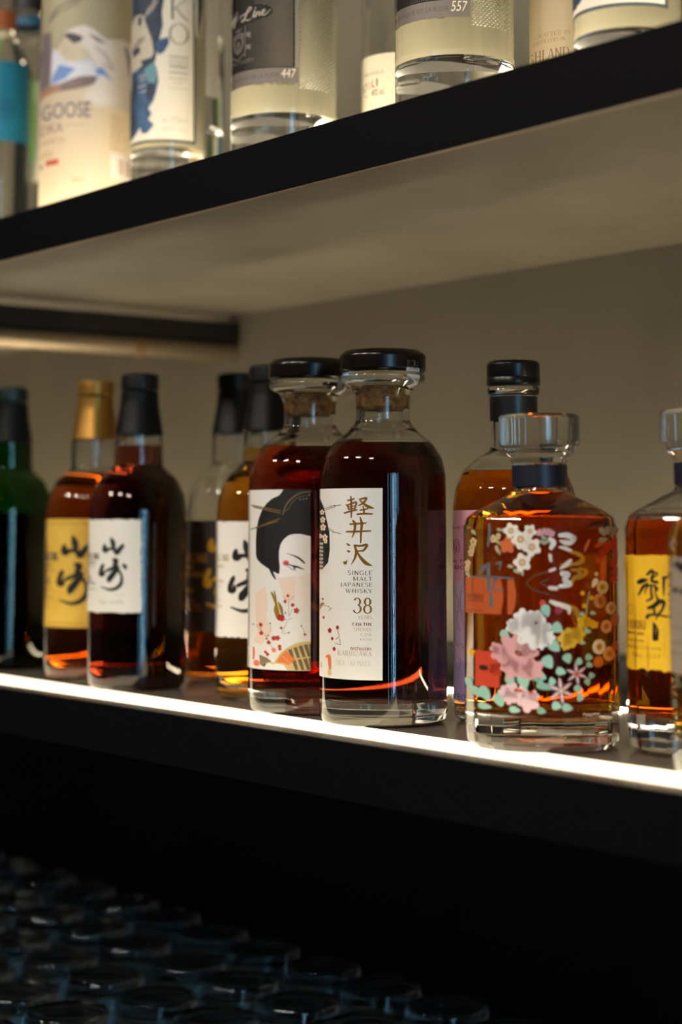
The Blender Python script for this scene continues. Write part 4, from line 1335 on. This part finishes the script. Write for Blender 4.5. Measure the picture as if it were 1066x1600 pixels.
# slim bottles with watercolour labels
def slim(label, cx, hw, Y, dx, dy, k, letters):
    """art offsets: rows/columns of the left one, moved by dx, dy and scaled k about its axis"""
    b = upper('vodka_bottle', label, cx, hw, Y, .31, neck=.42, shoulder=.32, floor_px=240 if k < 1.1 else 62)
    f = lambda x, y: (cx + (x - 262) * k, y * k + dy)
    a = Art()
    P_b = mat('slate_border', (62, 72, 80), .6)
    a.poly([f(190, -200), f(305.5, -200), f(305.5, 226.5), f(190, 226.5)], P_b, 0)
    a.poly([f(190, -196), f(302, -196), f(302, 222.5), f(190, 222.5)], mat('watercolour_paper', (222, 214, 198), .7), 1)
    W1 = mat('ink_wash_navy', (34, 54, 80), .6, vary=(90, (24, 36, 56)))
    W2 = mat('ink_wash_blue', (58, 98, 136), .6, vary=(70, (40, 70, 104)))
    W3 = mat('ink_wash_teal', (96, 138, 152), .6)
    z = lambda x, y: f(x / 5.717 + 190, y / 5.717)
    a.poly([z(40, -900), z(300, -900), z(380, -200), z(385, 0), z(360, 150), z(370, 260), z(330, 420), z(300, 580), z(240, 660), z(150, 740), z(40, 760)], W1, 2)
    a.poly([z(300, 430), z(345, 385), z(420, 365), z(425, 420), z(380, 500), z(330, 525)], W2, 3)
    a.poly([z(40, 640), z(200, 640), z(290, 580), z(320, 660), z(330, 760), z(310, 850), z(285, 930), z(240, 990), z(270, 1040), z(240, 1090), z(290, 1140), z(250, 1190), z(220, 1215), z(180, 1200), z(170, 1150), z(120, 1220), z(40, 1260)], W2, 3)
    a.poly([z(40, 700), z(120, 640), z(150, 800), z(110, 950), z(140, 1100), z(100, 1240), z(40, 1260)], W1, 4)
    a.poly([z(230, 780), z(290, 760), z(300, 860), z(250, 940), z(220, 880)], W1, 4)
    a.poly([z(200, 640), z(290, 580), z(320, 680), z(300, 780), z(240, 760)], W3, 4)
    P_g = mat('wash_grey', (142, 136, 124), .6)
    P_g2 = mat('wash_light', (188, 178, 158), .6)
    a.poly([z(60, 250), z(130, 140), z(190, 150), z(220, 240), z(270, 380), z(290, 500), z(270, 540), z(170, 560), z(190, 600), z(130, 640), z(60, 620)], P_g2, 4)
    a.poly([z(90, 440), z(150, 350), z(220, 345), z(190, 400), z(120, 440)], P_g, 5)
    a.poly([z(100, 440), z(165, 425), z(170, 480), z(110, 510)], W1, 5)
    a.poly([z(150, 160), z(185, 170), z(180, 240), z(150, 240)], W1, 5)
    for ln in ((160, 700, 220, 690), (170, 740, 215, 720), (150, 790, 220, 780), (170, 840, 220, 830), (200, 200, 250, 90), (240, 160, 300, 20), (270, 130, 320, 40)):
        a.line(*z(ln[0], ln[1]), *z(ln[2], ln[3]), 1.8 * k, P_g2, 6)
    I_nk = mat('warm_black_ink', (52, 42, 34), .5)
    if letters:
        for i, ch in enumerate('EI'):
            a.serif(ch, *( (f(278, 0)[0], f(284, 0)[0]) if ch == 'I' else (f(270, 0)[0], f(292, 0)[0]) ), f(0, -74 + i * 40)[1], f(0, -42 + i * 40)[1], I_nk, 3, .8, sans=False)
        K = [[(.12, 0), (.12, 1)], [(.86, 1), (.16, .46)], [(.32, .58), (.66, .2), (.98, 0)]]
        for st, w_ in zip(K, (3.3, 1.2, 1.9)):
            p = [(266 + x_ * 28, 36.5 - y_ * 32) for x_, y_ in st]
            a.ribbon([f(*q) for q in p], [w_ * k] * len(p), I_nk, 3)
        O = E(279.5, 58.5, 14, 15.5, 0, 360, 36)
        a.ribbon([f(*q) for q in O], [(1.0 + 1.7 * abs(math.cos(i / 36 * 2 * PI)) ** 2) * k for i in range(37)], I_nk, 3)
    for y in (94, 118.5):
        a.line(*f(264, y), *f(294, y + .5), 1.3 * k, I_nk, 3)
    a.line(*f(264, 142.5), *f(294, 143), .8 * k, mat('faded_ink', (164, 150, 124), .6), 3)
    a.text('HANDCRAFTED', *(f(263, 0)[0], f(294, 0)[0]), f(0, 100)[1], f(0, 102.6)[1], I_nk, 3)
    a.text('VODKA', *(f(263.5, 0)[0], f(294, 0)[0]), f(0, 105.5)[1], f(0, 112.5)[1], I_nk, 3)
    a.text('DISTILLED IN', *(f(263, 0)[0], f(293, 0)[0]), f(0, 125.5)[1], f(0, 130)[1], mat('faded_ink', (164, 150, 124), .6), 3)
    a.text('JAPAN', *(f(270, 0)[0], f(286, 0)[0]), f(0, 133.5)[1], f(0, 137)[1], mat('faded_ink', (164, 150, 124), .6), 3)
    a.text('e 70cl', *(f(254, 0)[0], f(292, 0)[0]), f(0, 187)[1], f(0, 197)[1], mat('pale_wash_ink', (178, 182, 172), .6), 3)
    a.text('40% vol', *(f(252, 0)[0], f(292, 0)[0]), f(0, 203)[1], f(0, 210)[1], mat('pale_wash_ink', (178, 182, 172), .6), 3)
    b.wrap(a, 'label', ref=.6, label='cream label with slate border and blue ink wash')
    b.back_label(b.floor + .003, .17, 1.1, frosted('back_paper', (246, 238, 210), .35))
    return b


U3 = slim('slim vodka bottle with blue ink-wash label and large thin letters', 262, 58.5, .875, 0, 0, 1.0, True)
U8 = slim('slim vodka bottle with blue ink-wash label above the shelf, rightmost on it', 981, 85, .862, 0, 13 - 222.5 * 1.43, 1.43, True)


# bottles with pierced dark metal labels
def pierced(label, cx, hw, Y, x1, yb, num, rev, k):
    b = upper('vodka_bottle', label, cx, hw, Y, .30, neck=.36, shoulder=.3, floor_px=192 if k < 1.05 else 106, wall=.004)
    a = Art()
    D_ = mat('gunmetal_label', (32, 28, 26), .55, spec=.2)
    Bd = mat('pewter_band', (112, 102, 94), .45)
    Dt = mat('label_dot', (206, 192, 164), .5)
    x0 = cx - hw - 20
    yband = yb - 24 * k
    a.rect(x0, yb - 360, x1, yband, D_, 0)
    a.rect(x0, yband, x1, yb, Bd, 0)
    a.rect(x1 - 5.5 * k, yb - 360, x1, yband, mat('pewter_edge', (150, 136, 116), .4, metal=.3), 1)
    row = 0
    y = yband - 3
    while y > -8:
        for i in range(int(90 * k / 3.1)):
            xx = cx - hw * .72 + i * 3.1 + (1.55 if row % 2 else 0)
            if xx > x1 - 8 * k:
                break
            dx = (xx - cx) / hw
            t = max(.3, min(1.0, (dx + .85) / .75))
            if k < 1.05 and xx < 398 and y < 103 and (xx < 387 or y < 38):
                continue
            if k < 1.05 and ((xx - 383) / 44) ** 2 + ((y - 22) / 14) ** 2 < 1:
                continue
            a.ell(xx, y, .68 * t, .7 * (.5 + .5 * t), Dt, 1, 6)
        row += 1
        y -= 2.75
    a.text("L'UNIQUE DE LA RUSSIE", cx - hw - 4, x1 - 30 * k, yb - 16 * k, yb - 8 * k, mat('band_ink', (84, 74, 66), .5), 1)
    a.text(num, x1 - 27 * k, x1 - 4 * k, yb - 22 * k, yb - 8 * k, mat('raised_cream', (226, 214, 190), .4), 2, shear=.18)
    ra = Art()
    ra.text(rev, cx - hw * (.45 if k < 1.05 else .62), cx + hw * (.1 if k < 1.05 else -.08), yb + 1 * k, yb + 8 * k, mat('ghost_ink', (96, 84, 62), .5), 1, mirror=True)
    b.back_label(b.floor + .003, .17, 1.3, frosted('back_paper', (246, 238, 210), .35), ra)
    if k < 1.05:
        Cr = mat('crest_grey', (112, 104, 100), .4, metal=.3)
        a.brush([(372, 28, 1.5), (366, 20, 1.5), (371, 14, 1.5), (372, 26, 2)], Cr, 2)
        zq = lambda x, y: (x / 8.883 + 355, y / 8.883)
        for st in ([(190, 240, 8), (192, 205, 12), (240, 195, 14), (305, 165, 14), (336, 128, 14), (315, 112, 12), (285, 150, 16), (265, 210, 20), (235, 270, 18), (208, 290, 14), (206, 270, 10), (245, 266, 12), (290, 288, 14), (338, 272, 8)],
                   [(388, 172, 16), (362, 250, 20), (385, 250, 10), (408, 212, 10)], [(392, 142, 14), (396, 138, 14)], [(416, 196, 14), (398, 255, 18)], [(402, 245, 8), (436, 202, 12), (456, 205, 16), (446, 246, 16), (472, 236, 8)],
                   [(480, 226, 10), (520, 200, 10), (526, 176, 12), (500, 180, 14), (485, 225, 18), (502, 250, 14), (545, 232, 12), (605, 178, 8)], [(60, 260, 8), (110, 190, 14), (100, 330, 16), (130, 180, 14)], [(40, 240, 10), (90, 200, 14), (70, 300, 14)]):
            a.brush([(*zq(x, y), w_ / 8.883) for x, y, w_ in st], mat('script_cream', (176, 164, 146), .4, metal=.2), 3, 5)
        a.poly([zq(100, 450), zq(160, 430), zq(235, 445), zq(230, 600), zq(200, 700), zq(155, 735), zq(110, 690), zq(90, 560)], Cr, 2)
        a.ell(*zq(160, 575), 5.2, 8, D_, 3)
        a.ell(*zq(160, 590), 3.2, 5.4, Cr, 4)
        a.poly([zq(110, 360), zq(140, 400), zq(160, 350), zq(180, 400), zq(210, 345), zq(195, 420), zq(125, 420)], Cr, 2)
        a.line(*zq(254, 350), *zq(252, 790), 1.4, Cr, 2)
        for y_ in (450, 620):
            a.poly([zq(270, y_), zq(340, y_ + 10), zq(315, y_ + 40), zq(340, y_ + 80), zq(270, y_ + 60)], Cr, 2)
        zb([(80, 740, 14), (150, 800, 18), (230, 740, 14)], zq, 1 / 8.883, Cr, a, 2)
        a.text('DISTILLERY', 362, 397, 92, 98, Cr, 2)
    else:
        pass
    b.wrap(a, 'label', ref=.75, step=6, label='dark metal label pierced with pale dots')
    # cut-glass panel at the side of the label
    e = Art()
    Cg = GL
    return b


U4 = pierced('clear vodka bottle with pierced dark metal label numbered 447', 443.5, 84, .87, 466.5, 134.5, '447', '007260', 1.0)
U6 = pierced('clear vodka bottle with pierced dark metal label numbered 557', 711, 94, .877, 735.5, 33, '557', '007240', 1.12)


def cut_panel(b, x0, x1, y1, pitch):
    """raised cut-glass lozenges moulded on the bottle's side"""
    D = b.depth(b.z0 + .06)
    bm = bmesh.new()
    row = 0
    y = y1
    while y > -30:
        x = x0 + (pitch * .5 if row % 2 else 0)
        while x < x1:
            z = b.z_of(y, b.fw - b.R * .7)
            th = b.theta(x - b.cx_of(z), D, b.R)
            s = pitch * .46 * D / F
            c = Vector((math.sin(th), -math.cos(th), 0))
            tn = Vector((math.cos(th), math.sin(th), 0))
            base = c * (b.R + 5e-5) + Vector((0, 0, z - b.z0))
            v = [bm.verts.new(base + tn * s), bm.verts.new(base + Vector((0, 0, s * .6))), bm.verts.new(base - tn * s), bm.verts.new(base - Vector((0, 0, s * .6)))]
            p = bm.verts.new(base + c * .0005)
            q = bm.verts.new(base - c * .0003)
            for i in range(4):
                bm.faces.new([v[i], v[(i + 1) % 4], p])
                bm.faces.new([v[(i + 1) % 4], v[i], q])
            x += pitch
        row += 1
        y -= pitch * .55
    bmesh.ops.recalc_face_normals(bm, faces=bm.faces)
    o = link('cut_glass_panel', bm, GL, b.t)
    o['label'] = 'cut-glass lozenge pattern beside the label'


cut_panel(U4, 470, 522, 142, 5.6)
cut_panel(U6, 740, 796, 46, 6.2)

# white-label bottle half hidden behind the right pierced one
U5 = upper('vodka_bottle', 'clear vodka bottle with ribbed white label beside the pierced label numbered 557', 628, 63, .955, .31, floor=.014)
a = Art()
P_rib = mat('ribbed_white_paper', (226, 220, 198), .7)
a.rect(556, 88, 700, 184, P_rib, 0)
for i in range(22):
    a.line(556, 92 + i * 4.2, 700, 92 + i * 4.2, .7, mat('rib_line', (202, 194, 168), .7), 1)
I_st = mat('charcoal_ink', (50, 46, 42), .5)
a.text('THE HOUSE OF', 569, 600, 113.5, 119, mat('grey_ink', (140, 130, 112), .5), 2)
a.text('S', 567.5, 571, 131, 143, I_st, 2)
a.text('T', 571.5, 575, 129.5, 141, I_st, 2)
a.text('O', 575.5, 580.5, 128.5, 139.5, mat('salmon_ink', (222, 120, 92), .5), 2)
a.text('L', 582, 586.5, 126, 138, I_st, 2)
a.text('I', 588.5, 590.5, 125, 137, I_st, 2)
a.text('40% vol.', 581, 601.5, 141, 152, I_st, 2)
a.text('70cl', 569, 575, 147, 151, mat('grey_ink', (140, 130, 112), .5), 2)
U5.wrap(a, 'label', ref=.6)

# cream frosted bottle at the right
U7 = upper('gin_bottle', 'cream frosted bottle with faint lettering behind the rightmost ink-wash label', 893, 65, .95, .31, frost=True, glassm=frosted('cream_frosted_glass', (206, 192, 160), .5), cap_m=P_black)
a = Art()
I_fa = mat('fawn_ink', (150, 130, 104), .5)
a.serif('CRAFTED BY', 836, 893, 50, 56, I_fa, 1, 1.2)
a.serif('DISTILLERS IN', 834, 884, 60, 66, I_fa, 1, 1.2)
a.serif('HIGHLAND', 808, 890, 76, 93, mat('bark_ink', (112, 92, 72), .5), 1, .8)
U7.wrap(a, 'printed_lettering', ref=.8)

# clear bottle behind the left ink-wash one
U3b = upper('gin_bottle', 'clear bottle with plain white label and thick glass foot behind the left ink-wash bottle', 292, 58, .94, .31, floor_px=205, wall=.004)
a = Art()
a.rect(234, -200, 342.5, 154, mat('plain_white_paper', (236, 232, 222), .7), 0)
U3b.wrap(a, 'label', ref=.6)

# tequila-like bottles at the left edge
U1 = upper('tequila_bottle', 'clear tequila bottle with turquoise label and orange cap, leftmost on the upper shelf', -4, 49, .872, .265, neck=.35, shoulder=.243, floor=.016, wall=.004, cap_m=mat('orange_cap', (176, 92, 40), .5))
a = Art()
P_teal = mat('turquoise_paper', (20, 128, 160), .6, vary=(40, (16, 112, 146)))
P_teal2 = mat('turquoise_dark', (14, 96, 124), .6)
a.rect(-60, 97, 43.5, 221, P_teal, 1)
for r in (18, 14, 10):
    a.ribbon([(3 + r * math.cos(t * PI / 14), 172 + r * 1.0 * math.sin(t * PI / 14)) for t in range(29)], [1.6] * 29, P_teal2, 2)
a.flower(3, 172, 7, P_teal2, None, n=6, layer=2)
a.text('blanco', -2, 22, 207, 212, P_teal2, 2)
U1.wrap(a, 'label', ref=.8, label='turquoise label with a round emblem')
U1b = upper('tequila_bottle', 'dark-capped tequila bottle with bright green label behind the turquoise-labelled one', 40, 40, .99, .343, neck=.62, shoulder=.262, floor=.014, cap_m=mat('dark_stopper', (30, 28, 28), .5))
a = Art()
a.rect(-8, 128, 57, 257, mat('green_paper', (96, 178, 56), .6), 0)
a.text('reposado', 30, 52, 246, 250, mat('green_dark', (60, 130, 40), .6), 1)
U1b.wrap(a, 'label', ref=.6)
link('ribbon', lathe([(U1b.r_at(U1b.outer, .303) + .0006, .303), (U1b.r_at(U1b.outer, .307) + .001, .307), (U1b.r_at(U1b.outer, .312) + .0006, .312)], 48), mat('turquoise_ribbon', (24, 110, 150), .5), U1b.t, smooth=40)
U1c = upper('rum_bottle', 'bottle with tall plain cream label just behind the goose-printed bottle', 92, 41, .945, .30, floor=.014)
a = Art()
a.rect(47, 128, 150, 285, mat('pale_cream_paper', (222, 226, 204), .7), 0)
U1c.wrap(a, 'label', ref=.5)

# ------------------------------------------------------------------ glasses on the counter below
Z_C = -0.515
HG = 0.1
boxobj('back_counter', (X0 + .02, X1 - .02, 0.66, Y_WALL - .004, Z_C - .05, Z_C), M_counter)
ct = bpy.data.objects['back_counter']
ct['label'] = 'black counter under the shelves holding rows of upturned glasses'
ct['category'] = 'counter'
bm = bmesh.new()
box(bm, X0 + .04, X1 - .04, 0.70, Y_WALL - .02, -1.3, Z_C - .0502)
cb = link('counter_cabinet', bm, M_black)
cb['label'] = 'plain black cabinet carrying the counter'
cb['category'] = 'cabinet'
gp = fillet([(0, HG - .0012, 0), (.022, HG - .0012, 0), (.027, HG, .002), (.0362, HG - .0005, .006), (.0378, HG * .6, .03), (.0362, 0, 0), (.0350, 0, 0), (.0364, HG * .6, .03), (.0345, HG - .013, .008), (0, HG - .011, 0)])
gp = list(reversed(gp))
gb = lathe(gp, 40)
bmesh.ops.recalc_face_normals(gb, faces=gb.faces)
g0 = link('drinking_glass', gb, GL, None, smooth=40)
g0['label'] = 'upturned clear drinking glass on the dark counter under the shelves'
g0['category'] = 'glass'
g0['group'] = 'upturned glasses in rows on the counter'
first = True
pbase = on_z(500, 1506, Z_C + HG)
cnt = 0
for j in range(5):
    for i in range(-12, 9):
        x = pbase.x + i * .0915 + rnd.uniform(-.004, .004)
        y = pbase.y - j * .0905 + rnd.uniform(-.003, .003) + .0
        d = Vector((x, y, Z_C + HG))
        r = RX * x + RY * y
        fwd = -RY * x + RX * y
        dep = fwd * CP + d.z * SP
        px = 533 + F * r / dep
        py = PY0 - F * (d.z * CP - fwd * SP) / dep
        if not (-70 < px < 1000 and py < 1660) or y < .70 or (px > 830 and j == 0):
            continue
        o = g0 if first else g0.copy()
        if not first:
            C.objects.link(o)
        first = False
        o.location = (x, y, Z_C + .0002)
        o.rotation_euler = (0, 0, rnd.uniform(0, 6))
        cnt += 1
print('glasses', cnt)
